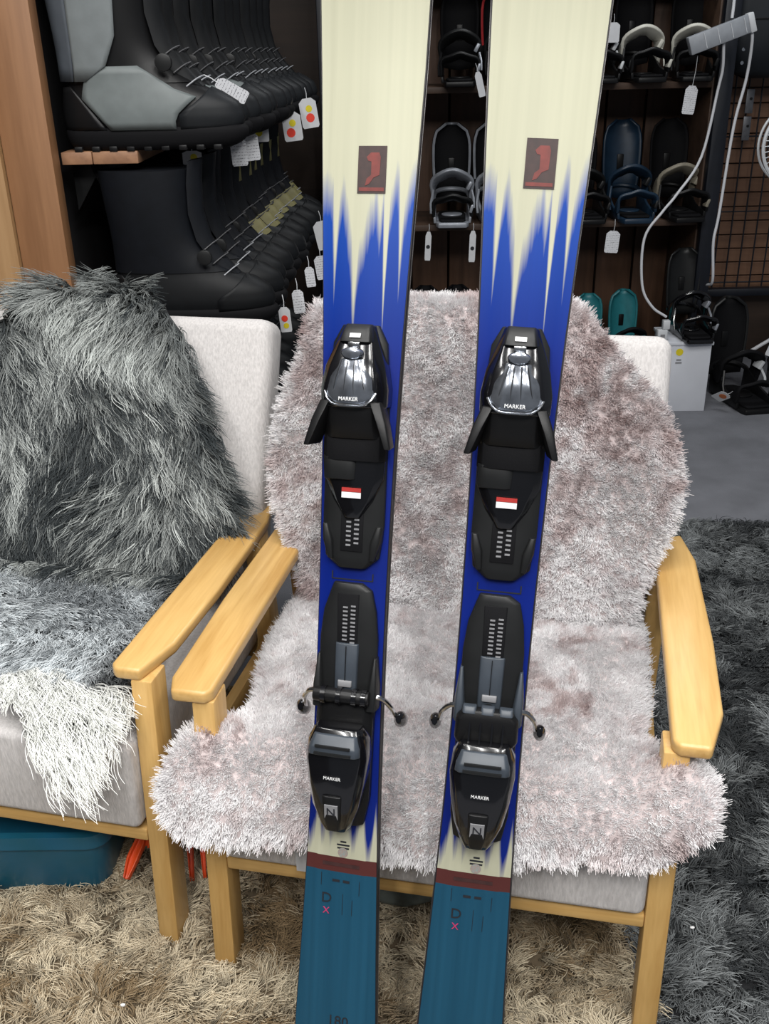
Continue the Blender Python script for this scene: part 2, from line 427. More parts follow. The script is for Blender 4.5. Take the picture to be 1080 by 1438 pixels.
# ------------------------------------------------------------------ pink sheepskins
SKIN_MAT = mat('pink_hide', (.60, .52, .515), .95, var=(60, .3))
pink_fur = fur_mat('pink_plush', .80, .8)
def pink_tint(brownish, seed, spots=()):
    def f(x, t, r):
        n = len(x); a = fbm(x * 8, t * 8, seed, 3) + sum(h * np.exp(-((x - x0) / rx) ** 2 - ((t - t0) / rt) ** 2) for x0, t0, rx, rt, h in spots); b = fbm(x * 45, t * 45, seed + 9, 2)
        k = np.clip((a - .50 + brownish) * 2.4 + (b - .5) * 2.4 + r.normal(size=n) * .16, 0, 2)[:, None]; k2 = np.clip(k - 1, 0, 1); k = np.clip(k, 0, 1)
        return (np.array([.945, .925, .935]) * (1 - k) + np.array([.68, .585, .58]) * k) * (1 - k2) + np.array([.44, .31, .295]) * k2
    return f
def plush(name, prof, poly, parent, sign, n, kids, length, tintf, seed, comb, bumps=()):
    poly = np.asarray(poly, float); r = np.random.default_rng(seed)
    def lift(x, t):
        d, _ = edge_dist(np.stack([x, t], 1), poly)
        b = sum((h * np.exp(-((x - x0) / rx) ** 2 - ((t - t0) / rt) ** 2) for x0, t0, rx, rt, h in bumps), np.zeros_like(x))
        return b + .010 + .014 * np.clip(d / .06, 0, 1) ** .6 + .013 * (fbm(x * 12, t * 12, seed + 3, 3) - .5)
    hide = strip_mesh(name + '_hide', prof, poly, lift, .014, SKIN_MAT, parent, sign)
    hide.name = 'hide'
    area = (np.ptp(poly[:, 0])) * (np.ptp(poly[:, 1]))
    P = np.stack([r.uniform(poly[:, 0].min(), poly[:, 0].max(), n * 2), r.uniform(poly[:, 1].min(), poly[:, 1].max(), n * 2)], 1)
    P = P[inside(P, poly)][:n]; d, dr = edge_dist(P, poly); n = len(P)
    V, Nn = surf(prof, P[:, 0], P[:, 1], sign); V = V + Nn * (lift(P[:, 0], P[:, 1]) + .002)[:, None]
    tg = prof.tan(P[:, 1]); T2 = np.stack([np.zeros(n), tg[:, 0], tg[:, 1]], 1); T1 = np.tile([1., 0, 0], (n, 1))
    ang = fbm(P[:, 0] * 11, P[:, 1] * 11, seed + 5, 3) * 12
    sw = np.stack([np.cos(ang), np.sin(ang)], 1) * .55 + np.array(comb) + r.normal(size=(n, 2)) * .25
    e = np.clip(1 - d / .035, 0, 1)[:, None]; sw = sw * (1 - e * .6) + dr * e * 1.6
    D = T1 * sw[:, :1] + T2 * sw[:, 1:]
    L = length * (.7 + .5 * r.random(n)) * (1 + .45 * e[:, 0])
    S = grow(V, Nn, D, L, 4, kids, .0032, .12, 1.5, .80, .6, .25, seed, T1, T2)
    tint = np.repeat(tintf(P[:, 0], P[:, 1], r), kids, 0) * (.86 + .28 * r.random((n * kids, 1)))
    s = np.linspace(0, 1, 4); rr = .00045 * (1 - .5 * s ** 1.5)
    hair_object('fur', S, np.tile(rr, (len(S), 1)), np.clip(tint, 0, 1), pink_fur, parent, 'stuff')

back_prof = Profile([(.470, .40), (.53, .55), (.60, .73), (.668, .90), (.690, .945), (.73, .958), (.775, .93)])
def bp(pts, pr): return np.array([(x, pr.of(y, z)) for x, y, z in pts])
t = thing('sheepskin', 'mottled pink sheepskin draped over the back of the oak armchair', 'sheepskin', matrix=M_MAIN)
poly = bp([(.03, .70, .95), (.20, .735, .957), (.50, .735, .957), (.572, .68, .93), (.628, .655, .875), (.680, .636, .82), (.712, .612, .76), (.726, .59, .70), (.720, .567, .645), (.704, .548, .60), (.682, .53, .55), (.664, .50, .47), (.655, .475, .41),
           (.30, .47, .40), (.055, .48, .42), (.030, .508, .50), (.004, .528, .55), (-.022, .553, .61), (-.036, .577, .675), (-.030, .608, .75), (-.012, .635, .82), (.012, .655, .868)], back_prof)
plush('sheepskin', back_prof, poly, t, 1, 25000, 9, .0115, pink_tint(.02, 21, ((.05, back_prof.of(.655, .868), .05, .05, .30), (.70, back_prof.of(.60, .73), .02, .2, .22), (.05, back_prof.of(.50, .47), .05, .05, .4), (.20, back_prof.of(.545, .60), .05, .06, .25), (.55, back_prof.of(.66, .88), .06, .05, .2))), 11, (0.1, -.35))

seat_prof = Profile([(.56, .425), (.40, .432), (.10, .438), (.03, .428), (-.020, .385), (-.048, .33), (-.058, .25)])
t = thing('sheepskin', 'pale pink sheepskin spread on the seat, its rounded lobes hanging over the front', 'sheepskin', matrix=M_MAIN)
poly = bp([(.03, .53, .427), (.30, .54, .425), (.665, .53, .427), (.676, .44, .43), (.676, .25, .435), (.662, .145, .438), (.70, .125, .438), (.735, .108, .438), (.757, .078, .435), (.764, .04, .43), (.755, .008, .41), (.725, -.005, .40), (.69, -.020, .385), (.65, -.025, .378), (.60, -.026, .376), (.49, -.030, .368),
           (.37, -.038, .353), (.28, -.036, .356), (.19, -.036, .356), (.08, -.041, .345), (.02, -.043, .342), (-.012, -.040, .345), (-.035, -.026, .375), (-.044, -.008, .395), (-.034, .022, .422), (-.012, .052, .435), (.018, .078, .437), (.052, .118, .438), (.056, .155, .438), (.036, .215, .436), (.022, .31, .434), (.024, .43, .43)], seat_prof)
plush('sheepskin', seat_prof, poly, t, -1, 27000, 9, .0105, pink_tint(-.13, 41, ((.690, seat_prof.of(.08, .437), .022, .03, .75), (.705, seat_prof.of(.0, .405), .012, .05, .45), (.60, seat_prof.of(-.036, .355), .10, .016, .40), (.735, seat_prof.of(-.01, .395), .025, .02, .5), (.22, seat_prof.of(-.02, .385), .07, .03, .2), (.03, seat_prof.of(.03, .428), .03, .04, .22), (.03, .0, .03, .06, .35))), 13, (0.1, .5), ((.705, seat_prof.of(.03, .428), .045, .055, .062), (.005, seat_prof.of(.04, .428), .04, .05, .022)))

# ------------------------------------------------------------------ long grey fur on the second chair
t = thing('fur_throw', 'long-haired grey fur throw with a white tip over the second armchair', 'fur throw', matrix=M_SIDE)
lp = Profile([(-.030, .30), (-.022, .36), (.005, .415), (.06, .440), (.20, .445), (.42, .438), (.50, .455), (.535, .53), (.60, .70), (.67, .88), (.70, .93), (.745, .945), (.79, .90)], 18)
poly = bp([(.22, .745, .945), (.40, .75, .945), (.48, .71, .94), (.53, .68, .90), (.57, .65, .82), (.615, .60, .70), (.655, .565, .62), (.67, .54, .55), (.64, .51, .48), (.61, .40, .44), (.60, .25, .445), (.62, .10, .44), (.645, .05, .43), (.635, .0, .41), (.57, -.012, .395), (.52, .01, .42), (.46, .05, .435), (.36, .08, .442), (.10, .11, .444), (.02, .19, .445), (.02, .50, .455), (.04, .56, .60), (.065, .63, .78), (.11, .672, .885), (.18, .70, .93)], lp)
hide = strip_mesh('hide', lp, poly, lambda x, t_: .010 + .0 * x, .016, mat('grey_hide', (.05, .055, .058), .95, var=(50, .3)), t, 1)
r = np.random.default_rng(77)
P = np.stack([r.uniform(0, .72, 42000), r.uniform(poly[:, 1].min(), poly[:, 1].max(), 42000)], 1); P = P[inside(P, poly)][:11500]
n = len(P); d, dr = edge_dist(P, poly); V, Nn = surf(lp, P[:, 0], P[:, 1], 1); V = V + Nn * .013
tg = lp.tan(P[:, 1]); T2 = np.stack([np.zeros(n), tg[:, 0], tg[:, 1]], 1); T1 = np.tile([1., 0, 0], (n, 1))
t_seat = lp.of(.46, .445); onback = (P[:, 1] > t_seat)
ang = (fbm(P[:, 0] * 5, P[:, 1] * 5, 71, 3) - .5) * 3.4
fan = (P[:, 0] - .36) * 1.5
sw = np.stack([np.sin(ang) + fan, -np.cos(ang)], 1)
top = np.clip((P[:, 1] - lp.of(.69, .92)) / .03, 0, 1)[:, None]
sw = sw * (1 - top) + top * np.stack([np.cos(ang * 3) * .8 - .3, -np.abs(np.sin(ang * 3))], 1)
sw = np.where(onback[:, None], sw, np.stack([np.sin(ang) * .9 + .25, -np.cos(ang)], 1))
e = np.clip(1 - d / .04, 0, 1)[:, None]; sw = sw + dr * e * .8; sw /= np.linalg.norm(sw, axis=1)[:, None]
D = T1 * sw[:, :1] + T2 * sw[:, 1:]
L = np.where(onback, .085, .052) * (.7 + .6 * r.random(n)); L *= np.where(d < .03, .85, 1.0)
white = (P[:, 1] < lp.of(.105, .444) + .02 * np.sin(P[:, 0] * 30)) & (P[:, 0] > .1)
sw_w = np.stack([.75 + .5 * np.sin(ang), -.75 + 0 * ang], 1); sw_w /= np.linalg.norm(sw_w, axis=1)[:, None]
D = np.where(white[:, None], T1 * sw_w[:, :1] + T2 * sw_w[:, 1:], D)
L = np.where(white, (.07 + .035 * np.clip((P[:, 0] - .45) / .15, 0, 1)) * (.7 + .5 * r.random(n)), L)
S = grow(V, Nn, D, L, 8, 9, .0050, .88, .80, .08, 1.1, .42, 79, T1, T2)
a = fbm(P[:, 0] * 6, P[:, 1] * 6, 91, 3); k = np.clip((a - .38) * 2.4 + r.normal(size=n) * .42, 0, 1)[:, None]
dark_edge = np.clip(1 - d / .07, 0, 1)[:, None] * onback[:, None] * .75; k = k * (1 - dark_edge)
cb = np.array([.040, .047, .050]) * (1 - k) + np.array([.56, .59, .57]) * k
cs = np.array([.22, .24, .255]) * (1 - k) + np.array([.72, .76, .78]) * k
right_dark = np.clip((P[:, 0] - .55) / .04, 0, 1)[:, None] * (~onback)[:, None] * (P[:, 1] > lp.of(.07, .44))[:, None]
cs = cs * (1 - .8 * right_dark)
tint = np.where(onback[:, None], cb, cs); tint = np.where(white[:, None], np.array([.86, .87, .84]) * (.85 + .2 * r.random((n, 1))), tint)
tint = np.repeat(tint, 9, 0) * (.8 + .4 * r.random((n * 9, 1)))
s = np.linspace(0, 1, 8); rr = .00085 * (1 - .75 * s ** 2)
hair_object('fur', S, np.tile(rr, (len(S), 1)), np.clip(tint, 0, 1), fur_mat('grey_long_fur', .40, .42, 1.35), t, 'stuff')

# ================================================================== SKIS
def ski_matrix(base, lean, yaw):
    z = Vector((lean[0], lean[1], 1)).normalized(); x = Vector((math.cos(yaw), -math.sin(yaw), 0)); x = (x - z * x.dot(z)).normalized(); y = z.cross(x)
    return Matrix.Translation((base[0], base[1], 0)) @ Matrix((x, y, z)).transposed().to_4x4()
SK_S = [0, .012, .035, .10, .214, .33, .456, .55, .65, .73, .82, .90, .993, .07 + .993, 1.136, 1.24, 1.35, 1.43, 1.51, 1.58, 1.63, 1.68, 1.72, 1.75, 1.77]
SK_W = [.040, .050, .0555, .0585, .0570, .0525, .0483, .0458, .0443, .0437, .0438, .0446, .0461, .0480, .0500, .0541, .0588, .0620, .0646, .0660, .0655, .0610, .0510, .0360, .0150]
SK_T = [.006, .007, .0075, .008, .009, .0105, .012, .013, .0135, .0135, .0135, .0135, .0135, .013, .012, .0105, .009, .008, .0075, .007, .0065, .006, .0055, .005, .005]
def rocker(s): return .00 if s < 1.45 else .55 * (s - 1.45) ** 2 * 2.2
def ski_deck_mat():
    m = bpy.data.materials.new('ski_topsheet'); nt, N, L = nodes_of(m); b = N['Principled BSDF']
    tc = N.new('ShaderNodeTexCoord'); sp = N.new('ShaderNodeSeparateXYZ'); L.new(tc.outputs['Object'], sp.inputs[0])
    def math_(op, a, b_=None, c=None, clamp=False):
        q = N.new('ShaderNodeMath'); q.operation = op; q.use_clamp = clamp
        for i, v in enumerate((a, b_, c)):
            if v is None: continue
            if isinstance(v, (int, float)): q.inputs[i].default_value = v
            else: L.new(v, q.inputs[i])
        return q.outputs[0]
    def ramp(fac, stops, interp='LINEAR'):
        q = N.new('ShaderNodeValToRGB'); q.color_ramp.interpolation = interp; el = q.color_ramp.elements
        while len(el) > 2: el.remove(el[-1])
        for i, (p, v) in enumerate(stops):
            e = el[i] if i < 2 else el.new(p)
            e.position = p; e.color = (v, v, v, 1) if isinstance(v, (int, float)) else (*v, 1)
        L.new(fac, q.inputs[0]); return q.outputs[0]
    X, Z = sp.outputs[0], sp.outputs[2]
    def mix(f, a, c):
        q = N.new('ShaderNodeMix'); q.data_type = 'RGBA'
        L.new(f, q.inputs['Factor'])
        for nm, v in (('A', a), ('B', c)):
            if isinstance(v, tuple): q.inputs[nm].default_value = (*v, 1)
            else: L.new(v, q.inputs[nm])
        return q.outputs['Result']
    # upper drip line: print height over the width
    U = math_('DIVIDE', math_('ADD', X, .056), .112)
    zz = lambda s: (s - 1.12) / .24
    up = [(0, 1.290), (.06, 1.300), (.12, 1.290), (.165, 1.195), (.20, 1.275), (.245, 1.290), (.31, 1.25), (.345, 1.225), (.385, 1.150), (.42, 1.21), (.45, 1.225), (.50, 1.250), (.60, 1.290), (.645, 1.245), (.675, 1.285), (.712, 1.155), (.745, 1.275), (.80, 1.305), (.835, 1.305), (.868, 1.20), (.90, 1.265), (.95, 1.300), (1.0, 1.315)]
    h1 = math_('MULTIPLY_ADD', ramp(U, [(p, zz(v)) for p, v in up]), .24, 1.12)
    nz = N.new('ShaderNodeTexNoise'); mp = N.new('ShaderNodeMapping'); mp.inputs['Scale'].default_value = (220, 1, 9)
    L.new(tc.outputs['Object'], mp.inputs[0]); L.new(mp.outputs[0], nz.inputs['Vector']); nz.inputs['Scale'].default_value = 1; nz.inputs['Detail'].default_value = 2
    jit = math_('MULTIPLY_ADD', nz.outputs['Fac'], .045, -.022)
    f1 = math_('MULTIPLY_ADD', math_('ADD', math_('SUBTRACT', Z, h1), jit), 19, .5, clamp=True)
    lo = [(0, .53), (.05, .505), (.10, .47), (.16, .50), (.20, .535), (.25, .485), (.30, .51), (.36, .49), (.45, .525), (.55, .53), (.62, .48), (.68, .50), (.73, .55), (.79, .475), (.84, .465), (.885, .525), (.93, .475), (1.0, .51)]
    z2 = lambda s: (s - .44) / .14
    h2 = math_('MULTIPLY_ADD', ramp(U, [(p, z2(v)) for p, v in lo]), .14, .44)
    f2 = math_('MULTIPLY_ADD', math_('ADD', math_('SUBTRACT', h2, Z), jit), 28, .5, clamp=True)
    cream = (.43, .425, .315)
    blue_deep, blue_upper = (.0006, .0115, .165), (.002, .046, .29)  # printed blue turns lighter towards the upper drips
    bl = mix(math_('MULTIPLY_ADD', math_('SUBTRACT', Z, 1.10), 5.5, 0, clamp=True), blue_deep, blue_upper)
    c = mix(math_('MAXIMUM', f1, f2), bl, cream)
    # faint long streaks in the cream
    n2 = N.new('ShaderNodeTexNoise'); m2 = N.new('ShaderNodeMapping'); m2.inputs['Scale'].default_value = (90, 1, 2)
    L.new(tc.outputs['Object'], m2.inputs[0]); L.new(m2.outputs[0], n2.inputs['Vector']); n2.inputs['Scale'].default_value = 1
    q = N.new('ShaderNodeMix'); q.data_type = 'RGBA'; q.blend_type = 'MULTIPLY'; q.inputs['Factor'].default_value = 1
    L.new(c, q.inputs['A']); L.new(ramp(n2.outputs['Fac'], [(.3, .90), (.7, 1.0)]), q.inputs['B']); c = q.outputs['Result']
    # brown band and teal tail
    inband = math_('LESS_THAN', Z, .4585); c = mix(inband, c, (.075, .020, .018))
    intail = math_('LESS_THAN', Z, .4375)
    teal = ramp(n2.outputs['Fac'], [(.3, (.006, .050, .092)), (.7, (.009, .064, .115))])
    c = mix(intail, c, teal)
    L.new(c, b.inputs['Base Color']); b.inputs['Roughness'].default_value = .45; b.inputs['Specular IOR Level'].default_value = .28
    return m
deck_mat = ski_deck_mat()
side_mat = mat('ski_sidewall', (.012, .010, .012), .45, var=(20, .3))
steel = mat('ski_edge_steel', (.20, .19, .19), .35, metal=.9, var=(40, .3))
base_mat = mat('ski_base', (.01, .01, .012), .35, var=(12, .3))

def LS(stations):
    """stations along the ski: (s, [(x, n)...]) with n measured off the deck -> rings"""
    return [[(x, -nn, s) for x, nn in sec] for s, sec in stations]
def sec(hw, h, top=.75, b=0.0, mid=.62, x=0.0):
    return [(x - hw, b), (x - hw, b + (h - b) * mid), (x - hw * top, b + (h - b) * .93), (x - hw * top * .6, h), (x + hw * top * .6, h), (x + hw * top, b + (h - b) * .93), (x + hw, b + (h - b) * mid), (x + hw, b)]
def block(name, st, material, parent, bevel=.0012, seg=2, angle=50):
    return MB().loft(LS(st)).build(name, material, parent, bevel=bevel, seg=seg, angle=angle)
FACE = Matrix.Rotation(math.radians(90), 4, 'X')      # text lying on the deck, reading up the ski

def make_ski(label, M, pedal):
    t = thing('alpine_ski', label, 'ski', matrix=M, group='pair of skis')
    deck = []; sidew = []; base = []; ed = []
    for s, w, th in zip(SK_S, SK_W, SK_T):
        r = -rocker(s)
        deck.append([(-w + .0012, r + .0035, s), (-w + .0012, r + .0012, s), (-w * .72, r + .0004, s), (-w * .655, r - .0007, s), (0, r - .0009, s), (w * .655, r - .0007, s), (w * .72, r + .0004, s), (w - .0012, r + .0012, s), (w - .0012, r + .0035, s)])
        sidew.append([(-w, r + .0025, s), (w, r + .0025, s), (w + .0006, r + th - .002, s), (-w - .0006, r + th - .002, s)])
        base.append([(-w + .001, r + th - .002, s), (w - .001, r + th - .002, s), (w - .001, r + th, s), (-w + .001, r + th, s)])
    MB().loft(deck).build('topsheet', deck_mat, t, angle=30)
    MB().loft(sidew).build('sidewall', side_mat, t)
    MB().loft(base).build('base', base_mat, t)
    for sg in (-1, 1):
        m = MB(); m.loft([[(sg * (w + .0012), -rocker(s) + th - .002, s), (sg * (w - .001), -rocker(s) + th - .002, s), (sg * (w - .001), -rocker(s) + th + .0002, s), (sg * (w + .0012), -rocker(s) + th + .0002, s)] for s, w, th in zip(SK_S, SK_W, SK_T)])
        m.build('steel_edge', steel, t)
    # printed emblem plate
    e = MB().box((.004, -.0012, 1.324), (.034, .0008, .053)).build('emblem', mat('emblem_dark', (.035, .014, .012), .5, var=(120, .4)), t)
    m = MB(); m.prism([(-.004, 1.306), (.001, 1.308), (.006, 1.315), (.013, 1.318), (.014, 1.338), (.012, 1.343), (.002, 1.343), (-.003, 1.338), (-.001, 1.334), (.003, 1.333), (.003, 1.318), (-.002, 1.314)], -.0020, -.0016, 'y'); m.build('emblem_shape', mat('emblem_red', (.16, .020, .014), .5, var=(120, .3)), e)
    MB().box((.004, -.0018, 1.302), (.030, .0004, .004)).build('emblem_bar', MATS['emblem_red'], e)
    # small print
    P = lambda x, s, n=.0012: Matrix.Translation((x, -n, s)) @ FACE
    text('letter', 'D', .020, dark_ink, t, P(-.018, .398))
    text('letter', 'X', .013, pink_ink, t, P(-.018, .380))
    for i, (x, w) in enumerate(((-.006, .010), (.008, .009))): MB().box((x, -.0012, .425), (w, .0004, .0035)).build('print_mark', dark_ink, t)
    for x, s, l in ((-.026, .425, .018), (.026, .418, .020), (.004, .392, .030), (.017, .389, .022)): MB().box((x, -.0012, s), (.0006, .0004, l)).build('print_line', dark_ink, t)
    MB().box((0, -.0012, .448), (.05, .0004, .005)).build('band_print', mat('band_ink', (.05, .016, .015), .6, var=(80, .4)), t)
    text('lettering', '180', .020, dark_ink, t, P(.004, .220))
    m = MB(); m.disc((.002, -.0012, .466), .0068, -.0006, 'y'); m.build('hologram_sticker', mat('hologram', (.45, .55, .52), .25, metal=.6, var=(420, .6), color2=(.62, .42, .35)), t)
    for i in range(3): MB().box((.002, -.0012, .481 - .0045 * i), (.008 + .005 * (i % 2) + .004 * i, .0004, .0022)).build('print_mark', dark_ink, t)
    # ---- toe piece of the binding
    tp = block('toe_track', [(.850, sec(.018, .011)), (.864, sec(.034, .013)), (.905, sec(.0385, .013)), (1.06, sec(.0385, .014)), (1.125, sec(.033, .014)), (1.146, sec(.022, .012))], dark_grey, t)
    block('scale_slot', [(.872, [(-.014, .013), (-.014, .0142), (.014, .0142), (.014, .013)]), (.935, [(-.014, .013), (-.014, .0142), (.014, .0142), (.014, .013)])], black_matte, tp)
    m = MB()
    for i in range(9):
        m.box((-.004, -.0145, .880 + .0058 * i), (.006, .0006, .0022)); m.box((.006, -.0145, .883 + .0058 * i), (.006, .0006, .0022))
    tag(m.build('scale_marks', grey_ink, tp, smooth=False), kind='stuff')
    for sg in (-1, 1): block('side_fin', [(.862, sec(.004, .016, x=sg * .026)), (.885, sec(.007, .018, x=sg * .030)), (.905, sec(.004, .016, x=sg * .034))], slate if False else dark_grey, tp)
    af = block('toe_plate', [(.914, sec(.011, .018)), (.935, sec(.025, .020)), (.963, sec(.0365, .022)), (.992, sec(.0385, .023))], black_gloss, t)
    block('raised_block', [(.962, sec(.019, .026, x=-.016, b=.018)), (.990, sec(.021, .027, x=-.016, b=.018))], dark_grey, af)
    MB().box((0, -.0235, .950), (.024, .001, .005)).build('sticker_red', red_ink, af); MB().box((0, -.0235, .9435), (.024, .001, .007)).build('sticker_white', white_ink, af)
    block('glide_pad', [(.985, sec(.0385, .028, .85)), (1.022, sec(.0385, .028, .85))], black_matte, t)
    cup = block('toe_cup', [(1.012, sec(.036, .030, .7, b=.010)), (1.030, sec(.034, .040, .75, b=.010)), (1.056, sec(.034, .047, .75, b=.010))], black_satin, t)
    for sg in (-1, 1):
        block('toe_wing', [(1.058, [(sg * .024, .018), (sg * .036, .018), (sg * .036, .046), (sg * .024, .050)]), (1.035, [(sg * .030, .018), (sg * .043, .018), (sg * .045, .052), (sg * .034, .054)]), (1.004, [(sg * .040, .022), (sg * .050, .022), (sg * .053, .056), (sg * .046, .058)])], black_satin, cup, bevel=.0018)
    ho = block('toe_housing', [(1.050, sec(.040, .046, .8)), (1.072, sec(.0405, .050, .76)), (1.098, sec(.036, .046, .72)), (1.118, sec(.029, .036, .72)), (1.134, sec(.023, .026, .75)), (1.146, sec(.019, .018, .8))], black_gloss, t, bevel=.002, seg=3)
    cv = block('clear_cover', [(1.053, sec(.021, .051, .8, b=.035)), (1.062, sec(.031, .054, .72, b=.035)), (1.085, sec(.025, .053, .66, b=.035)), (1.107, sec(.016, .046, .62, b=.030))], smoke, ho, bevel=.0016, seg=2, angle=25)
    for x0, x1 in ((-.020, -.011), (-.006, -.004), (.006, .004), (.020, .011)):
        MB().tube([(x0, -.0535 + abs(x0) * .12, 1.064), ((x0 + x1) / 2, -.0528, 1.084), (x1, -.0465, 1.104)], .0011, 6).build('glint_rib', chrome, cv)  # chrome ribs added to give the cover its highlight streaks
    MB().tube(catmull([(-.031, -.047, 1.068), (-.026, -.052, 1.0595), (-.017, -.0535, 1.0535), (0, -.054, 1.0525), (.017, -.0535, 1.0535), (.026, -.052, 1.0595), (.031, -.047, 1.068)], 4), .0014, 6).build('glint_bead', chrome, cv)  # added chrome bead, makes a highlight along the lower edge
    m = MB(); m.loft([[(.013 * c * math.cos(a), -.046 - h, 1.113 + .007 * c * math.sin(a)) for a in np.linspace(0, 2 * math.pi, 20, endpoint=False)] for h, c in ((-.014, 1), (0, 1), (.003, .85), (.004, .4))]); m.build('adjuster_knob', smoke, ho)
    m = MB(); m.box((0, -.036, 1.123), (.014, .008, .006)); m.build('release_dial', chrome, ho, bevel=.001)
    cap = block('toe_cap', [(1.126, sec(.021, .036, .85, b=.01)), (1.140, sec(.018, .028, .85, b=.01)), (1.147, sec(.016, .02, .85, b=.008))], dark_grey, ho, bevel=.0015)
    MB().box((0, -.0335, 1.1335), (.013, .001, .0055), Matrix.Rotation(math.radians(-32), 3, 'X')).build('cap_mark', white_ink, cap)
    text('lettering', 'MARKER', .0062, white_ink, cv, Matrix.Translation((0, -.0552, 1.0605)) @ Matrix.Rotation(math.radians(-6), 4, 'X') @ FACE)
    for sg in (-1, 1): MB().box((sg * .026, -.0012, .838), (.0016, .0006, .010)).build('mount_mark', dark_ink, t)
    MB().box((0, -.0012, .8335), (.05, .0006, .0015)).build('mount_mark', dark_ink, t)
    # ---- heel piece
    ht = block('heel_track', [(.66, sec(.0375, .014)), (.76, sec(.0370, .013)), (.795, sec(.0335, .012)), (.822, sec(.026, .011, x=.001)), (.8305, sec(.018, .010, x=-.004))], dark_grey, t)
    block('scale_slot', [(.742, [(-.013, .0125), (-.013, .0142), (.013, .0142), (.013, .0125)]), (.818, [(-.015, .011), (-.015, .0128), (.011, .0128), (.013, .011)])], black_matte, ht)
    m = MB()
    for i in range(10):
        m.box((-.004, -.0142, .754 + .0052 * i), (.006, .0008, .002)); m.box((.006, -.0142, .756 + .0052 * i), (.006, .0008, .002))
    tag(m.build('scale_marks', grey_ink, ht, smooth=False), kind='stuff')
    sl = block('length_slider', [(.685, sec(.0150, .019, .9)), (.755, sec(.0155, .018, .9))], slate, t)
    block('slider_latch', [(.700, sec(.009, .022, .9, b=.018)), (.708, sec(.009, .022, .9, b=.018))], grey_ink, sl)
    MB().disc((0, -.019, .690), .007, -.003, 'y').build('slider_screw', dark_grey, sl)
    MB().box((0, -.0196, .730), (.0008, .0012, .045)).build('slider_seam', black_matte, sl)
    for sg in (-1, 1): block('side_wedge', [(.672, sec(.008, .024, x=sg * .034)), (.70, sec(.006, .022, x=sg * .036)), (.738, sec(.002, .014, x=sg * .036))], slate if pedal else dark_grey, t)
    hb = block('heel_base', [(.515, sec(.030, .020)), (.55, sec(.036, .022)), (.66, sec(.037, .024)), (.690, sec(.034, .022))], black_satin, t)
    if pedal:
        pd = block('brake_pedal', [(.640, sec(.030, .030, .9, b=.018)), (.655, sec(.0385, .036, .9, b=.02)), (.682, sec(.0375, .040, .9, b=.022)), (.694, sec(.028, .038, .9, b=.022))], black_satin, t, bevel=.002)
        for x in (-.02, -.007, .007, .02): MB().box((x, -.040, .668), (.0022, .003, .032), Matrix.Rotation(math.radians(-8), 3, 'X')).build('pedal_rib', black_gloss, pd)
        for x in (-.022, 0, .022): block('pedal_lug', [(.690, sec(.009, .040, .9, b=.025, x=x)), (.698, sec(.008, .036, .9, b=.025, x=x))], slate, pd)
    else:
        pd = MB().tube([(-.037, -.027, .690), (.034, -.027, .690)], .0095, 12).build('brake_bar', black_satin, t, bevel=.001)
        for x in (-.024, -.004, .016, .028): MB().tube([(x - .003, -.027, .690), (x + .003, -.027, .690)], .0115, 12).build('bar_ring', black_gloss, pd)
    for sg in (-1, 1):
        path = catmull([(sg * .033, -.018, .690), (sg * .046, -.013, .688), (sg * .056, -.004, .676), (sg * .060, .010, .660), (sg * .062, .022, .650)], 5)
        br = MB().tube(path, .0032, 8).build('brake_arm', chrome, t)
        m = MB(); m.loft([[(sg * (.0655 + .0075 * c * math.cos(a)) , .014 + .028 * u, .653 - .010 * u + .0105 * c * math.sin(a)) for a in np.linspace(0, 2 * math.pi, 14, endpoint=False)] for u, c in ((-.25, .5), (0, 1), (.6, 1.05), (1, .55))]); m.build('brake_foot', black_gloss, br)
    hh = block('heel_housing', [(.514, sec(.0155, .040, .8, b=.018)), (.526, sec(.021, .048, .75, b=.018)), (.552, sec(.030, .057, .75, b=.018)), (.585, sec(.036, .062, .78, b=.018)), (.618, sec(.0395, .062, .82, b=.02)), (.640, sec(.0375, .058, .85, b=.022)), (.656, sec(.029, .052, .9, b=.026))], black_gloss, t, bevel=.0022, seg=3)
    block('heel_cup', [(.625, sec(.033, .066, .85, b=.05)), (.636, sec(.032, .066, .85, b=.048)), (.650, sec(.027, .058, .9, b=.045))], slate, hh, bevel=.0015)
    for s_, w in ((.629, .046), (.638, .044)): MB().box((0, -.067, s_), (w, .003, .0028)).build('cup_rib', dark_grey, hh)
    block('lever_slot', [(.520, sec(.008, .050, .9, b=.036)), (.540, sec(.011, .060, .9, b=.045)), (.572, sec(.013, .0635, .9, b=.05))], black_satin, hh)
    w = MB().box((0, -.0606, .551), (.017, .002, .020), Matrix.Rotation(math.radians(12), 3, 'X')).build('scale_window', grey_ink, hh)
    text('letter', 'N', .016, dark_ink, w, Matrix.Translation((0, -.0622, .551)) @ Matrix.Rotation(math.radians(12), 4, 'X') @ FACE)
    text('lettering', 'MARKER', .0058, white_ink, hh, Matrix.Translation((0, -.0635, .596)) @ FACE)
    return t
make_ski('alpine ski in cream, cobalt and teal whose brake shows a bare crossbar', ski_matrix((-.0972, .8534), (.0693, .2769), math.radians(14)), False)
make_ski('alpine ski in cream, cobalt and teal with a ribbed brake pedal below the slider', ski_matrix((.0649, .8322), (.0873, .2417), math.radians(9)), True)

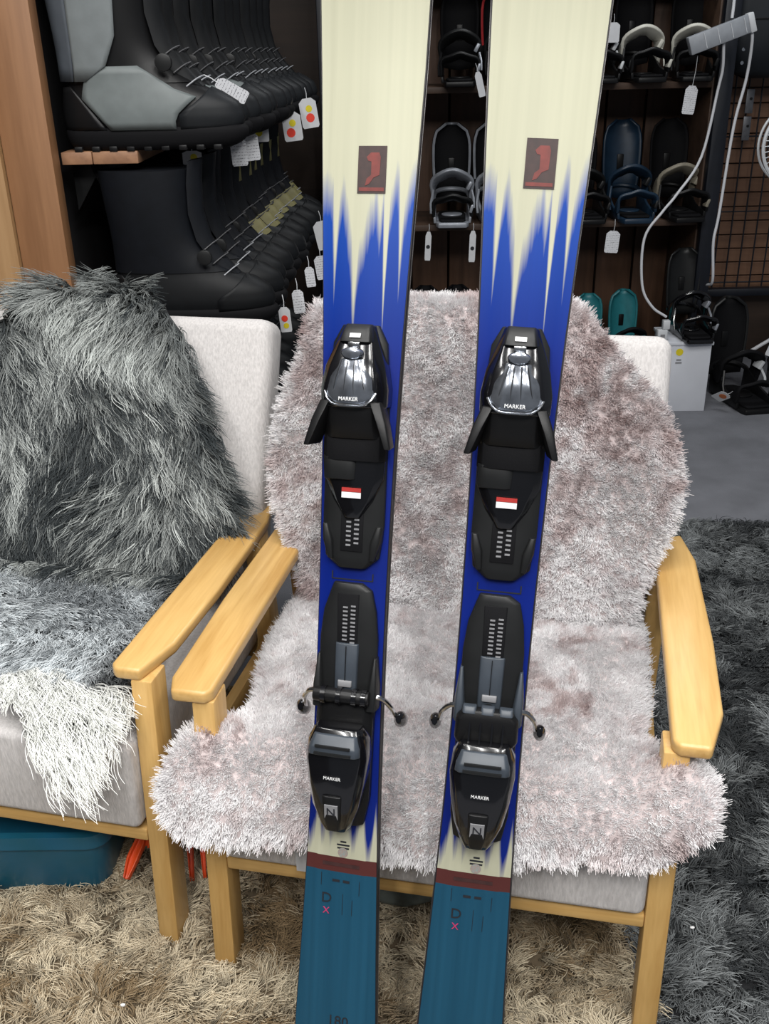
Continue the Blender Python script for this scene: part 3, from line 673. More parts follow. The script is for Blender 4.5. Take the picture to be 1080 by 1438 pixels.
# ================================================================== THINGS UNDER THE CHAIRS
t = thing('storage_bin', 'teal plastic storage bin pushed under the armchair with grey fur', 'bin', (-.785, 1.515, .010), math.radians(-1))
teal_plastic = mat('teal_plastic', (.012, .105, .19), .32, var=(9, .25), color2=(.010, .09, .13))
def rrect(hx, hy, r, n=5):
    out = []
    for cx, cy, a0 in ((hx - r, hy - r, 0), (-hx + r, hy - r, 90), (-hx + r, -hy + r, 180), (hx - r, -hy + r, 270)):
        for a in np.linspace(a0, a0 + 90, n): out.append((cx + r * math.cos(math.radians(a)), cy + r * math.sin(math.radians(a))))
    return out
m = MB(); m.loft([[(x, y, z) for x, y in rrect(hx, hy, .035)] for hx, hy, z in ((.262, .162, .0), (.270, .170, .02), (.280, .182, .130), (.274, .176, .132), (.262, .164, .060))], caps=False)
m.f.append(tuple(range(80, 100))); m.f.append(tuple(range(0, 20))); m.build('tub', teal_plastic, t)
m = MB(); m.loft([[(x, y, z) for x, y in rrect(hx, hy, .04)] for hx, hy, z in ((.279, .181, .118), (.286, .188, .120), (.286, .188, .148), (.272, .174, .148), (.272, .174, .118))], caps=False); m.build('rim', teal_plastic, t)
# orange claw-like toy between the chairs
t = thing('plastic_claw', 'bright orange plastic claw lying on the rug behind the chair leg', 'toy', (-.412, 1.395, .032))
orange = mat('orange_plastic', (.80, .085, .012), .4, var=(30, .25))
def channel(path, w, h):
    m = MB(); p = pts3(path); tg = np.gradient(p, axis=0); tg /= np.linalg.norm(tg, axis=1)[:, None]; rings = []
    for q, d, ww in zip(p, tg, np.broadcast_to(w, len(p))):
        sd = np.cross(d, [0, 0, 1.]); sd /= np.linalg.norm(sd) + 1e-9; u = np.cross(sd, d)
        rings.append([q - sd * ww, q - sd * ww + u * h, q - sd * ww * .6 + u * h, q - sd * ww * .6 + u * h * .35, q + sd * ww * .6 + u * h * .35, q + sd * ww * .6 + u * h, q + sd * ww + u * h, q + sd * ww])
    return m.loft(rings)
MB().box((0, .05, .05), (.10, .05, .05)).build('body', orange, t, bevel=.012, seg=3)
for pth, w in (([(-.03, .03, .11), (-.045, .0, .06), (-.060, -.035, .036), (-.068, -.065, .018)], (.008, .010, .011, .005)), ([(-.02, .02, .12), (-.03, .0, .085), (-.036, -.015, .05)], .007),
               ([(.02, .03, .08), (.036, .0, .05), (.044, -.045, -.008)], (.007, .007, .004)), ([(.03, .035, .085), (.055, .01, .055), (.066, -.038, -.008)], (.007, .006, .003)), ([(.04, .04, .09), (.068, .02, .065), (.084, -.022, .010)], (.006, .006, .003))):
    channel(catmull(pth, 4), np.interp(np.linspace(0, 1, (len(pth) - 1) * 4 + 1), np.linspace(0, 1, len(np.atleast_1d(w))), np.atleast_1d(w)) if np.ndim(w) else w, .012).build('finger', orange, t, bevel=.001)
# clear bag under the main chair
t = thing('plastic_bag', 'grey-green crumpled plastic bag stored under the sheepskin armchair', 'bag', (.05, 1.34, .012))
m = MB(); rings = []
for i, u in enumerate(np.linspace(-1, 1, 11)):
    w = math.sqrt(max(.02, 1 - u ** 4)); ring = []
    for a in np.linspace(0, 2 * math.pi, 18, endpoint=False):
        k = 1 + .10 * math.sin(3 * a + i) + .07 * math.sin(5 * a + 2.3 * i)
        ring.append((u * .13, .085 * w * k * math.cos(a), .052 + .050 * w * k * math.sin(a) if math.sin(a) > 0 else .052 + .046 * w * math.sin(a)))
    rings.append(ring)
m.loft(rings).build('bag', mat('bag_plastic', (.16, .19, .18), .25, var=(22, .6), bump=(30, .8)), t, subsurf=1, angle=180)
MB().tube([(-.125, 0, .055), (-.15, -.01, .05), (-.165, .005, .04)], [.018, .008, .016], 10).build('knot', MATS['bag_plastic'], t)

# ================================================================== BOOT SHELF
oak_z = wood('shelf_oak', (.185, .085, .036), (.27, .135, .062), 2, .5, .6, .1); oak_pale = wood('shelf_oak_pale', (.27, .15, .062), (.36, .215, .10), 2, .5, .6, .1)
oak_y = wood('shelf_board', (.20, .10, .055), (.31, .165, .09), 1, .55, .6, 0)
t = thing('boot_shelf', 'wooden boot shelf with an oak end post and three long boards', 'shelf', (-.735, 3.14, 0))
MB().box((0, -.915, 1.05), (.102, .05, 2.1)).build('end_post', oak_z, t, bevel=.002)
MB().box((-.151, -.93, 1.05), (.198, .05, 2.1)).build('end_panel', oak_pale, t, bevel=.002)
for z in (1.62, 1.199, .807, .415):  # topmost board is added out of view to shade the upper boots
    for j, (xa, xb) in enumerate(((.052, .118), (.120, .218))):
        MB().box(((xa + xb) / 2, .02, z), (xb - xa, 1.8, .026)).build('board', oak_y, t, bevel=.002)
    for y in (-.80, .05, .85):
        m = MB(); m.prism([(.052, z - .013), (.20, z - .013), (.10, z - .05), (.052, z - .12)], y - .01, y + .01, 'y'); m.build('bracket', dark_grey, t, bevel=.002)
MB().box((.0, .0, 1.05), (.05, 1.77, 2.1)).build('back_panel', mat('shelf_black', (.010, .010, .012), .7, var=(9, .3)), t)
MB().box((.0, .925, 1.05), (.10, .05, 2.1)).build('rear_post', oak_z, t, bevel=.002)

# ------------------------------------------------------------------ snowboard boots (toe along +X)
TH = np.linspace(0, 2 * math.pi, 40, endpoint=False)
def ring(z, xb, xf, hw):
    cx, a = (xb + xf) / 2, (xf - xb) / 2; e = 2 / 2.6
    c, s = np.cos(TH), np.sin(TH); x = cx + a * np.sign(c) * np.abs(c) ** e
    taper = 1 - .10 * ((x - cx) / a) ** 2
    return np.stack([x, hw * taper * np.sign(s) * np.abs(s) ** e, np.full_like(x, z)], 1)
def rings_from(tab, n):
    tab = np.array(tab); P = catmull(tab, n); return [ring(*p) for p in P]
FOOT = [(.034, -.108, .222, .050), (.055, -.112, .232, .054), (.080, -.111, .222, .053), (.100, -.108, .190, .050), (.118, -.104, .150, .047), (.140, -.102, .112, .046), (.165, -.100, .085, .047)]
CUFF = [(.120, -.108, .150, .049), (.150, -.107, .105, .050), (.185, -.107, .080, .053), (.230, -.110, .072, .057), (.275, -.114, .072, .060), (.330, -.118, .075, .062)]
SOLE = [(0, -.096, .205, .044), (.008, -.108, .226, .053), (.020, -.116, .240, .057), (.034, -.117, .243, .058), (.042, -.113, .236, .055)]
def ring_par(tab, z):
    T = np.array(tab); return [np.interp(z, T[:, 0], T[:, i]) for i in (1, 2, 3)]
def ring_pt(tab, z, th, off):
    xb, xf, hw = ring_par(tab, z); cx, a = (xb + xf) / 2, (xf - xb) / 2; e = 2 / 2.6
    c, s = np.cos(th), np.sin(th); x = np.sign(c) * np.abs(c) ** e; y = hw * (1 - .10 * x * x) * np.sign(s) * np.abs(s) ** e
    return (cx + x * (a + off), y + off * np.sign(s) * np.abs(s) ** e, z)
def th_of(tab, z, x):
    xb, xf, hw = ring_par(tab, z); u = np.clip((x - (xb + xf) / 2) / ((xf - xb) / 2), -1, 1)
    return math.acos(np.sign(u) * abs(u) ** 1.3)
def patch(tab, zs, xa, xb, off, name, material, parent, thick=.006, wrap=None, cols=12):
    """panel lying on the boot: for each height, from x = xa to x = xb on both flanks; wrap 'toe' / 'heel' goes round the end"""
    m = MB(); zz = np.linspace(zs[0], zs[-1], 9); A = np.interp(zz, zs, xa); B = np.interp(zz, zs, xb)
    def strip(f):
        b0 = len(m.v)
        for z, p, q in zip(zz, A, B): m.v += [ring_pt(tab, z, th, off) for th in f(z, p, q)]
        n = len(m.v) - b0; c = n // len(zz)
        m.f += [(b0 + i * c + j, b0 + i * c + j + 1, b0 + (i + 1) * c + j + 1, b0 + (i + 1) * c + j) for i in range(len(zz) - 1) for j in range(c - 1)]
    if wrap == 'toe': strip(lambda z, p, q: np.linspace(-th_of(tab, z, p), th_of(tab, z, p), 28))
    elif wrap == 'heel': strip(lambda z, p, q: np.linspace(th_of(tab, z, q), 2 * math.pi - th_of(tab, z, q), 28))
    else:
        for sg in (-1, 1): strip(lambda z, p, q: sg * np.linspace(th_of(tab, z, q), th_of(tab, z, p), cols))
    o = m.build(name, material, parent, angle=60)
    md = o.modifiers.new('solid', 'SOLIDIFY'); md.thickness = thick; md.offset = 0
    return o
def make_boot(label, group, cuffm, panelm, toem, accent, lacem, big=False):
    t = thing('snowboard_boot', label, 'boot', group=group)
    so = MB().loft(rings_from(SOLE, 2)).build('sole', black_matte, t, angle=60)
    if big:
        for i in range(9): MB().box((-.085 + .034 * i, -.046, .004), (.016, .012, .010)).build('tread_lug', black_satin, so, bevel=.002)
    MB().loft(rings_from(FOOT, 3)).build('lower_shell', panelm if not big else black_satin, t, angle=80)
    MB().loft(rings_from(CUFF, 3)).build('cuff', black_satin if big else cuffm, t, angle=80)
    patch(FOOT, (.036, .065, .085, .108), (.118, .118, .150, .175), (.2,) * 4, .004, 'toe_cap', toem, t, wrap='toe')
    patch(FOOT, (.036, .070, .115), (0,) * 3, (-.020, -.045, -.085), .003, 'heel_counter', black_satin, t, wrap='heel')
    if big:
        patch(FOOT, (.038, .060, .095, .108, .150), (-.012, -.030, -.062, -.058, -.045), (.110, .110, .150, .110, .045), .006, 'side_panel', panelm, t)
        patch(CUFF, (.125, .18, .33), (0,) * 3, (-.075, -.070, -.066), .004, 'rear_panel', mat('boot_blue_grey', (.075, .088, .105), .6, var=(30, .2)), t, wrap='heel')
        patch(CUFF, (.125, .14, .20, .33), (-.072, -.070, -.068, -.064), (-.050, -.015, .012, .022), .005, 'cuff_panel', cuffm, t)
    # tongue
    m = MB(); m.loft([[(x - .012, -.026 * w, z), (x + .012, -.020 * w, z + .004), (x + .016, 0, z + .005), (x + .012, .020 * w, z + .004), (x - .012, .026 * w, z)] for x, z, w in ((.150, .108, .8), (.118, .142, 1), (.092, .185, 1.1), (.080, .24, 1.15), (.082, .30, 1.15), (.088, .345, 1.0))]); m.build('tongue', boot_navy if accent is olive else accent, t, angle=80)
    if accent is olive:
        m = MB(); m.loft([[(x - .006, -.030, z - .004), (x + .013, -.022, z + .005), (x + .018, 0, z + .008), (x + .013, .022, z + .005), (x - .006, .030, z - .004)] for x, z in ((.150, .108), (.132, .128), (.116, .146))]); m.build('instep_pad', olive, t, angle=80)
        m = MB(); m.loft([[(x - .004, -.018, z), (x + .013, -.014, z + .004), (x + .018, 0, z + .005), (x + .013, .014, z + .004), (x - .004, .018, z)] for x, z in ((.081, .24), (.080, .27), (.084, .30))]); m.build('tongue_patch', olive, t, angle=80)
    # laces across the instep
    for i, (x, z) in enumerate(((.146, .122), (.124, .146), (.106, .175))):
        MB().tube(catmull([(x - .012, -.034, z - .010), (x + .006, -.020, z + .003), (x + .016, 0, z + .008), (x + .006, .020, z + .003), (x - .012, .034, z - .010)], 3), .0016, 5).build('lace', lacem if i == 0 else lace_dark, t)
    MB().disc((.100, -.052, .155), .016, -.012, 'y', 16).build('lace_dial', dark_grey, t, bevel=.002)
    if big:
        th = np.linspace(0, 2 * math.pi, 17)
        MB().tube([(-.030 + .020 * math.cos(a), -.064, .292 + .020 * math.sin(a)) for a in th], .004, 6).build('dial_ring', chrome, t)
        MB().disc((-.030, -.060, .292), .016, -.010, 'y', 16).build('ankle_dial', black_gloss, t, bevel=.002)
    m = MB(); m.tube(catmull([(-.112, 0, .30), (-.128, 0, .34), (-.118, 0, .37), (-.105, 0, .335)], 4), .006, 6); m.build('pull_loop', black_matte, t)
    return t
boot_black = mat('boot_black', (.005, .0058, .007), .55, var=(40, .25), spec=.25); boot_char = mat('boot_charcoal', (.011, .0125, .0145), .5, var=(40, .2), spec=.25); boot_grey = mat('boot_grey_green', (.135, .155, .155), .55, var=(35, .15)); boot_light = mat('boot_light_grey', (.17, .19, .195), .6, var=(35, .15))
boot_navy = mat('boot_navy', (.003, .0042, .007), .6, var=(40, .3), spec=.25); olive = mat('boot_olive', (.21, .19, .075), .6, var=(60, .2)); lace_white = mat('lace_white', (.30, .31, .33), .6, var=(80, .1)); lace_dark = mat('lace_dark', (.06, .06, .065), .6, var=(80, .2))
Z1, Z2, Z3 = 1.2125, .8205, .4285
b = make_boot('grey-green and black snowboard boot at the open end of the top boot board', None, boot_light, boot_grey, boot_char, boot_black, lace_white, True)
b.location = (-.548, 2.315, Z1); b.rotation_euler = (0, 0, math.radians(-1)); b.scale = (1.11,) * 3
r = np.random.default_rng(5)
row1 = make_boot('black snowboard boot in the row behind the grey-green boot, top board', 'boots on the top board', boot_black, boot_char, boot_char, boot_black, lace_white)
row1b = make_boot('black snowboard boot with a grey-green instep, just behind the end boot', 'boots on the top board', boot_black, boot_grey, boot_char, boot_black, lace_white)
ORD = 'second third fourth fifth sixth seventh eighth ninth tenth eleventh twelfth'.split()
for i in range(11):
    src = row1b if i in (0, 2) else row1
    first = (i == 0) or (i == 1)
    o = src if first else copy_tree(src)
    o['label'] = ('black snowboard boot with a grey-green instep, %s along the top board from the oak post' if i in (0, 2) else 'black snowboard boot, %s along the top board from the oak post') % ORD[i]
    o.location = (-.545 + .0085 * i + r.normal() * .006, 2.455 + .136 * i, Z1); o.rotation_euler = (0, 0, math.radians(r.normal() * 2)); o.scale = (1.09,) * 3
row2 = make_boot('charcoal snowboard boot with an olive tongue in the row on the middle board', 'olive-tongued boots on the middle board', boot_navy, boot_char, boot_black, olive, lace_white)
row2b = make_boot('all-black snowboard boot at the shaded end of the middle board', 'black boots on the middle board', boot_navy, boot_black, boot_black, boot_navy, lace_white)
u1 = u2 = False
ORD = ['first'] + ORD
for i in range(11):
    if i < 4: o = row2b if not u2 else copy_tree(row2b); u2 = True
    else: o = row2 if not u1 else copy_tree(row2); u1 = True
    o['label'] = ('all-black snowboard boot, %s along the middle board from the oak post' if i < 4 else 'charcoal snowboard boot with an olive instep, %s along the middle board from the oak post') % ORD[i]
    o.location = (-.495 + .006 * i + r.normal() * .006, 2.31 + .136 * i, Z2); o.rotation_euler = (0, 0, math.radians(r.normal() * 3)); o.scale = (1.06,) * 3
row3 = make_boot('dark snowboard boot in the shadowed row on the lowest boot board', 'boots on the lowest board', boot_navy, boot_black, boot_black, boot_navy, lace_dark)
for i in range(9):
    o = row3 if i == 0 else copy_tree(row3)
    o['label'] = 'dark snowboard boot, %s along the shadowed lowest board from the oak post' % ORD[i]
    o.location = (-.52 + r.normal() * .01, 2.55 + .134 * i, Z3); o.rotation_euler = (0, 0, math.radians(r.normal() * 3))

# ------------------------------------------------------------------ price tags
def print_mat():
    m = bpy.data.materials.new('tag_print'); nt, N, L = nodes_of(m); b = N['Principled BSDF']
    tc = N.new('ShaderNodeTexCoord'); w = N.new('ShaderNodeTexWave'); w.bands_direction = 'Z'; w.inputs['Scale'].default_value = 45; w.inputs['Distortion'].default_value = 0
    n = N.new('ShaderNodeTexNoise'); n.inputs['Scale'].default_value = 420; L.new(tc.outputs['Object'], w.inputs['Vector']); L.new(tc.outputs['Object'], n.inputs['Vector'])
    q = N.new('ShaderNodeMath'); q.operation = 'MULTIPLY'; L.new(w.outputs['Fac'], q.inputs[0]); L.new(n.outputs['Fac'], q.inputs[1])
    rp = N.new('ShaderNodeValToRGB'); e = rp.color_ramp.elements; e[0].position, e[1].position = .46, .54; e[0].color = (.68, .69, .72, 1); e[1].color = (.16, .16, .18, 1)
    L.new(q.outputs[0], rp.inputs[0]); L.new(rp.outputs[0], b.inputs['Base Color']); b.inputs['Roughness'].default_value = .6
    return m
tag_print = print_mat()
dot_yellow = mat('dot_yellow', (.75, .62, .02), .5, var=(60, .1)); dot_red = mat('dot_red', (.80, .05, .025), .5, var=(60, .1))
def price_tag(label, loc, size, rot=(0, 0, 0), dots=(), printed=True, string=0.03, group=None, slant=0.0):
    t = thing('price_tag', label, 'tag', loc, group=group); t.rotation_euler = rot
    w, h = size[0] / 2, size[1]
    poly = [(-w * .5, 0), (w * .5, 0), (w, -h * .14), (w, -h * .93), (w * .85, -h), (-w * .85, -h), (-w, -h * .93), (-w, -h * .14)]
    MB().prism(poly, -.0006, .0006, 'y').build('card', tag_print if printed else paper, t)
    MB().tube([(0, 0, -.004), (.002, .001, string * .5), (0, .004, string)], .0011, 5).build('string', paper, t)
    for (dx, dz, rad, c) in dots: MB().disc((dx, -.0006, dz), rad, -.0006, 'y', 14).build('sticker_dot', c, t)
    return t
Y_, R_ = dot_yellow, dot_red
price_tag('white printed price tag lying across the toes of the top boots', (-0.350, 2.370, 1.342), (.030, .075), (math.radians(25), math.radians(-58), math.radians(-10)))
price_tag('printed white tag hanging below the toe of the second top boot', (-0.330, 2.495, 1.215), (.038, .062), (0, math.radians(-3), 0))
price_tag('printed white tag hanging beside another under the third top boot', (-0.316, 2.615, 1.219), (.040, .066), (0, math.radians(-5), 0))
price_tag('small tag with a yellow dot under the end boot', (-0.422, 2.385, 1.199), (.044, .030), (0, 0, 0), ((.004, -.014, .008, Y_),), False)
price_tag('shaded tag with a yellow dot tucked under the upper boots', (-0.315, 2.885, 1.216), (.042, .040), (0, 0, 0), ((-.006, -.016, .010, Y_),), False)
price_tag('white tag with red and yellow dots under the upper boots, slightly tilted', (-0.251, 3.115, 1.238), (.055, .080), (0, math.radians(-6), 0), ((-.006, -.056, .013, R_), (.002, -.030, .010, Y_)), False)
price_tag('white tag with red and yellow dots at the far end of the upper boots', (-0.209, 3.235, 1.270), (.052, .085), (0, math.radians(-8), 0), ((.002, -.056, .013, R_), (.002, -.030, .010, Y_)), False)
price_tag('white tag with orange and yellow dots hanging off a middle-row boot', (-0.236, 2.395, 0.833), (.028, .062), (0, math.radians(-4), 0), ((-.001, -.028, .008, R_), (.001, -.046, .007, Y_)), False)
price_tag('printed white tag behind the dotted tag on the middle row', (-0.216, 2.575, 0.835), (.030, .062), (0, math.radians(-5), 0))
price_tag('narrow printed tag further along the middle row of boots', (-0.195, 2.755, 0.858), (.026, .055), (0, math.radians(-6), 0))
price_tag('blank white tag against the toe of a far middle-row boot', (-0.173, 3.065, 0.934), (.055, .085), (0, math.radians(-12), 0), (), False)
price_tag('white paper tag curling out under the far middle-row boots', (-0.176, 2.985, 0.845), (.04, .07), (0, math.radians(-8), 0))

# ================================================================== BINDING SHELF
shelf_brown = wood('rack_brown', (.04, .022, .014), (.075, .042, .026), 0, .6, .5, 0)
back_brown = wood('rack_back', (.055, .027, .015), (.095, .047, .026), 2, .6, .5, 0)
metal_black = mat('black_metal', (.006, .008, .014), .45, var=(30, .3))
t = thing('binding_rack', 'dark wooden rack with black posts holding snowboard bindings', 'rack', (.575, 4.36, 0))
for z in (1.66, 1.250, .726, .105):
    MB().box((.011, .02, z), (1.47, .40, .024)).build('board', shelf_brown, t, bevel=.002)
for x in (-.76, .785):
    MB().box((x, -.19, 1.05), (.06, .05, 2.1)).build('post', metal_black, t, bevel=.004)
for x in (-.735, .758):
    MB().box((x, .03, 1.05), (.018, .39, 2.1)).build('side_panel', shelf_brown, t, bevel=.002)
for i in range(9):
    MB().box((-.68 + .170 * i, .235, 1.05), (.160, .016, 2.1)).build('back_plank', back_brown, t, bevel=.002)

def strap(m, pts, w, th):
    """flat band following a path; w = half width along local 'd'"""
    p = pts3(pts); tg = np.gradient(p, axis=0); tg /= np.linalg.norm(tg, axis=1)[:, None]; rings = []
    for q, d in zip(p, tg):
        a = np.array([0, -.85, .53]); a = a - d * a.dot(d); a /= np.linalg.norm(a); n = np.cross(d, a)
        rings.append([q - a * w - n * th, q + a * w - n * th, q + a * w + n * th, q - a * w + n * th])
    return m.loft(rings)
def make_binding(label, basem, highm, anklem, toem, bucklem, group=None, rim=None):
    t = thing('snowboard_binding', label, 'binding', group=group)
    # base plate: X across, toe toward -Y
    m = MB(); pr = [(-.052, -.115), (-.045, -.135), (.045, -.135), (.052, -.115), (.056, .03), (.05, .09), (.03, .11), (-.03, .11), (-.05, .09), (-.056, .03)]
    bs = m.prism(pr, 0, .016).build('base_plate', basem, t, bevel=.004)
    MB().prism([(x * .8, y * .86 - .008) for x, y in pr], .016, .023).build('footbed', black_matte, bs, bevel=.003)
    MB().disc((0, -.01, .023), .034, .004, 'z', 20).build('centre_disc', basem, bs, bevel=.001)
    for sg in (-1, 1):
        m = MB(); m.loft([[(sg * (.054 - .004), y, .01), (sg * (.054 + .005), y, .01), (sg * (.056 + .005), y, h), (sg * (.056 - .003), y, h)] for y, h in ((-.10, .03), (-.02, .045), (.05, .075), (.09, .085))]); m.build('side_rail', basem, t, bevel=.002)
    a = np.linspace(-.1, math.pi + .1, 15)
    MB().tube([(.058 * math.cos(q), .085 + .050 * math.sin(q), .075 + .012 * math.sin(q)) for q in a], .0075, 8).build('heel_loop', basem, t)
    # highback shell
    m = MB(); nv, nu = 12, 11; V = []
    for i in range(nv):
        v = i / (nv - 1); z = .055 + .235 * v; w = .050 + .010 * math.sin(v * 2.6) if v < .8 else .0525 * math.sqrt(max(.0, 1 - ((v - .8) / .21) ** 2)) + .004
        for j in range(nu):
            u = -1 + 2 * j / (nu - 1); V.append((w * math.sin(u * 1.35) / math.sin(1.35), .105 + .045 * v * v * .4 + .032 * math.cos(u * 1.35) - .0 * v, z - .012 * (1 - abs(u)) * (1 - v)))
    m.v = V; m.f = [(i * nu + j, i * nu + j + 1, (i + 1) * nu + j + 1, (i + 1) * nu + j) for i in range(nv - 1) for j in range(nu - 1)]
    hb = m.build('highback', highm, t, flip=False, solid=.007, angle=80)
    if rim:
        edge = [V[i * nu] for i in range(3, nv)] + [V[(nv - 1) * nu + j] for j in range(1, nu - 1)] + [V[i * nu + nu - 1] for i in range(nv - 1, 2, -1)]
        MB().tube(edge, .0045, 6).build('highback_rim', rim, hb)
    m = MB(); m.box((0, .142, .16), (.022, .012, .05)); m.build('lean_adjuster', black_satin, hb, bevel=.003)
    # straps
    arch = lambda y0, z0, y1, z1, w: catmull([(-w, y0, z0), (-w * .92, (y0 + y1) / 2, (z0 + z1) / 2 + .012), (-w * .45, y1, z1 - .004), (0, y1 - .004, z1 + .004), (w * .45, y1, z1 - .004), (w * .92, (y0 + y1) / 2, (z0 + z1) / 2 + .012), (w, y0, z0)], 4)
    st = strap(MB(), arch(.045, .062, -.005, .150, .062), .024, .006).build('ankle_strap', anklem, t, bevel=.003, angle=60)
    strap(MB(), arch(.045, .064, -.006, .157, .060)[6:-6], .012, .003).build('strap_pad', black_satin, st, bevel=.002)
    ts = strap(MB(), arch(-.085, .032, -.105, .088, .060), .017, .005).build('toe_strap', toem, t, bevel=.003, angle=60)
    MB().box((.056, .01, .112), (.012, .040, .028), Matrix.Rotation(.5, 3, 'Y')).build('buckle', bucklem, t, bevel=.003)
    MB().box((.060, -.096, .055), (.010, .030, .026), Matrix.Rotation(.3, 3, 'Y')).build('buckle', bucklem, t, bevel=.003)
    MB().tube([(.062, .012, .105), (.070, -.012, .075), (.071, -.02, .045)], .004, 6).build('ladder_strap', bucklem, t)
    MB().tube([(-.060, .0, .10), (-.069, -.02, .06), (-.068, -.035, .03)], .004, 6).build('ladder_strap', basem, t)
    return t
navy_p = mat('binding_navy', (.010, .028, .055), .4, var=(30, .3)); cream_p = mat('binding_cream', (.62, .61, .54), .45, var=(40, .15)); silver_p = mat('binding_silver', (.34, .36, .40), .38, metal=.3, var=(50, .2))
beige_p = mat('binding_beige', (.30, .27, .21), .5, var=(40, .2)); teal_p = mat('binding_teal', (.020, .19, .22), .45, var=(40, .15)); red_p = mat('binding_red', (.45, .025, .03), .45, var=(40, .2))
bk, bs_ = black_matte, black_satin
def put(o, x, y, z, yaw=0, s=1.0, tilt=0.0):
    o.location = (x, y, z); o.rotation_euler = (tilt, 0, math.radians(yaw)); o.scale = (s,) * 3; return o
ZA, ZB, ZC = 1.263, .739, .118
put(make_binding('black binding with grey straps standing on the top rack board between the skis', bs_, bk, dark_grey, bs_, silver_p), 0.336, 4.255, ZA, -4, 1.2)
put(make_binding('black binding with a red rim half hidden behind the ski on the top board', bs_, bk, dark_grey, bs_, red_p, rim=red_p), 0.516, 4.255, ZA, 4, 1.2)
put(make_binding('plain black binding next to the ski edge on the top board', bs_, bk, dark_grey, bs_, white_plastic), 0.880, 4.255, ZA, 0, 1.15)
put(make_binding('black binding with a cream ankle strap and cream toe buckle', bs_, bk, cream_p, bs_, cream_p), 1.054, 4.255, ZA, 3, 1.2)
put(make_binding('black binding with a cream strap behind the grey power strip', bs_, bk, cream_p, bs_, dark_grey), 1.255, 4.255, ZA, -8, 1.2)
put(make_binding('silver-framed binding with pale grey rim on the middle board', silver_p, bk, silver_p, bs_, silver_p, rim=silver_p), 0.310, 4.255, ZB, -3, 1.28)
put(make_binding('silver-framed binding mostly hidden by the ski on the middle board', silver_p, bk, silver_p, bs_, silver_p, rim=silver_p), 0.498, 4.255, ZB, 3, 1.28)
put(make_binding('black binding at the ski edge on the middle board', bs_, bk, dark_grey, bs_, dark_grey), 0.862, 4.255, ZB, 2, 1.2)
put(make_binding('navy blue binding with glossy straps on the middle board', navy_p, navy_p, navy_p, navy_p, dark_grey), 1.048, 4.255, ZB, 2, 1.28)
put(make_binding('black binding with a beige strap by the rack post', bs_, bk, beige_p, bs_, beige_p), 1.252, 4.255, ZB, 4, 1.28)
put(make_binding('black binding with a red toe strap on the bottom board', bs_, bk, bs_, red_p, red_p), 0.191, 4.255, ZC, -6, 1.1)
put(make_binding('plain black binding on the bottom board between the skis', bs_, bk, bs_, dark_grey, dark_grey), 0.356, 4.255, ZC, 3, 1.1)
put(make_binding('black binding with a teal highback behind the sheepskin chair, next to the ski', bs_, teal_p, bs_, dark_grey, teal_p), 0.907, 4.20, ZC, -8, .98)
put(make_binding('black binding with teal highback near the hanging white cord', bs_, teal_p, bk, dark_grey, teal_p, rim=teal_p), 1.094, 4.20, ZC, 6, 1.02)
# on and beside the white box
put(make_binding('glossy black binding standing on the white cardboard box', black_gloss, dark_grey, black_gloss, black_gloss, silver_p), 1.285, 4.01, .2975, 2, 1.12)
put(make_binding('tall black binding standing on the carpet beside the white box', bs_, bk, black_matte, black_matte, white_plastic, rim=dark_grey), 1.535, 4.02, .0, 8, 1.38)
put(make_binding('black binding on the carpet half out of view by the fan', bs_, bk, dark_grey, bs_, silver_p), 1.80, 4.18, .0, -12, 1.2)

# white cardboard box
t = thing('cardboard_box', 'white cardboard box with a yellow round sticker, holding up a binding', 'box', (1.265, 4.02, 0), math.radians(-2))
box_white = mat('box_white', (.60, .62, .67), .6, var=(14, .05))
MB().box((0, 0, .142), (.176, .24, .284)).build('carton', box_white, t, bevel=.002)
MB().box((0, 0, .290), (.190, .25, .014)).build('lid', box_white, t, bevel=.002)
MB().disc((-.040, -.120, .255), .015, -.001, 'y', 18).build('round_sticker', dot_yellow, t)
for i, w in enumerate((.020, .026)): MB().box((-.040, -.1205, .222 - .012 * i), (w, .0008, .006)).build('print_mark', grey_ink, t)
t = thing('power_adapter', 'small white plug adapter at the corner of the cardboard box', 'adapter', (1.150, 3.93, .300))
MB().box((-.002, 0, .022), (.040, .034, .046)).build('body', white_plastic, t, bevel=.004); MB().box((.012, 0, .064), (.028, .028, .036)).build('plug', white_plastic, t, bevel=.003); MB().box((-.002, -.0175, .020), (.018, .001, .014)).build('label', grey_ink, t)
price_tag('oval white tag with an orange mark at the foot of the tall binding', (1.425, 3.86, .085), (.05, .075), (math.radians(50), math.radians(35), 0), ((.002, -.03, .016, mat('dot_orange', (.55, .16, .05), .5, var=(60, .2))),), False)
price_tag('white tag on the buckle of the binding beside the fan', (1.64, 3.95, .30), (.045, .09), (0, math.radians(18), 0), (), False)
price_tag('white tag hanging on a string from the power strip', (1.172, 3.94, 1.255), (.046, .098), (0, math.radians(5), 0), (), True, .10)
price_tag('printed white tag hanging from the navy binding', (.955, 4.08, .715), (.056, .088), (0, math.radians(4), 0), (), True, .045)
price_tag('narrow ring-shaped tag below one side of the silver binding', (.205, 4.085, .727), (.024, .115), (0, math.radians(3), 0), ((0, -.06, .008, dark_ink),), False)
price_tag('narrow ring-shaped tag below the buckle side of the silver binding', (.385, 4.085, .727), (.026, .125), (0, math.radians(2), 0), ((0, -.07, .008, dark_ink),), False)
price_tag('slim white tag hung on the plain top-board binding', (.39, 4.08, 1.315), (.026, .09), (0, math.radians(-14), 0), (), False)
price_tag('white square tag on the plain black top binding', (.925, 4.215, 1.475), (.05, .07), (0, 0, 0), (), False)

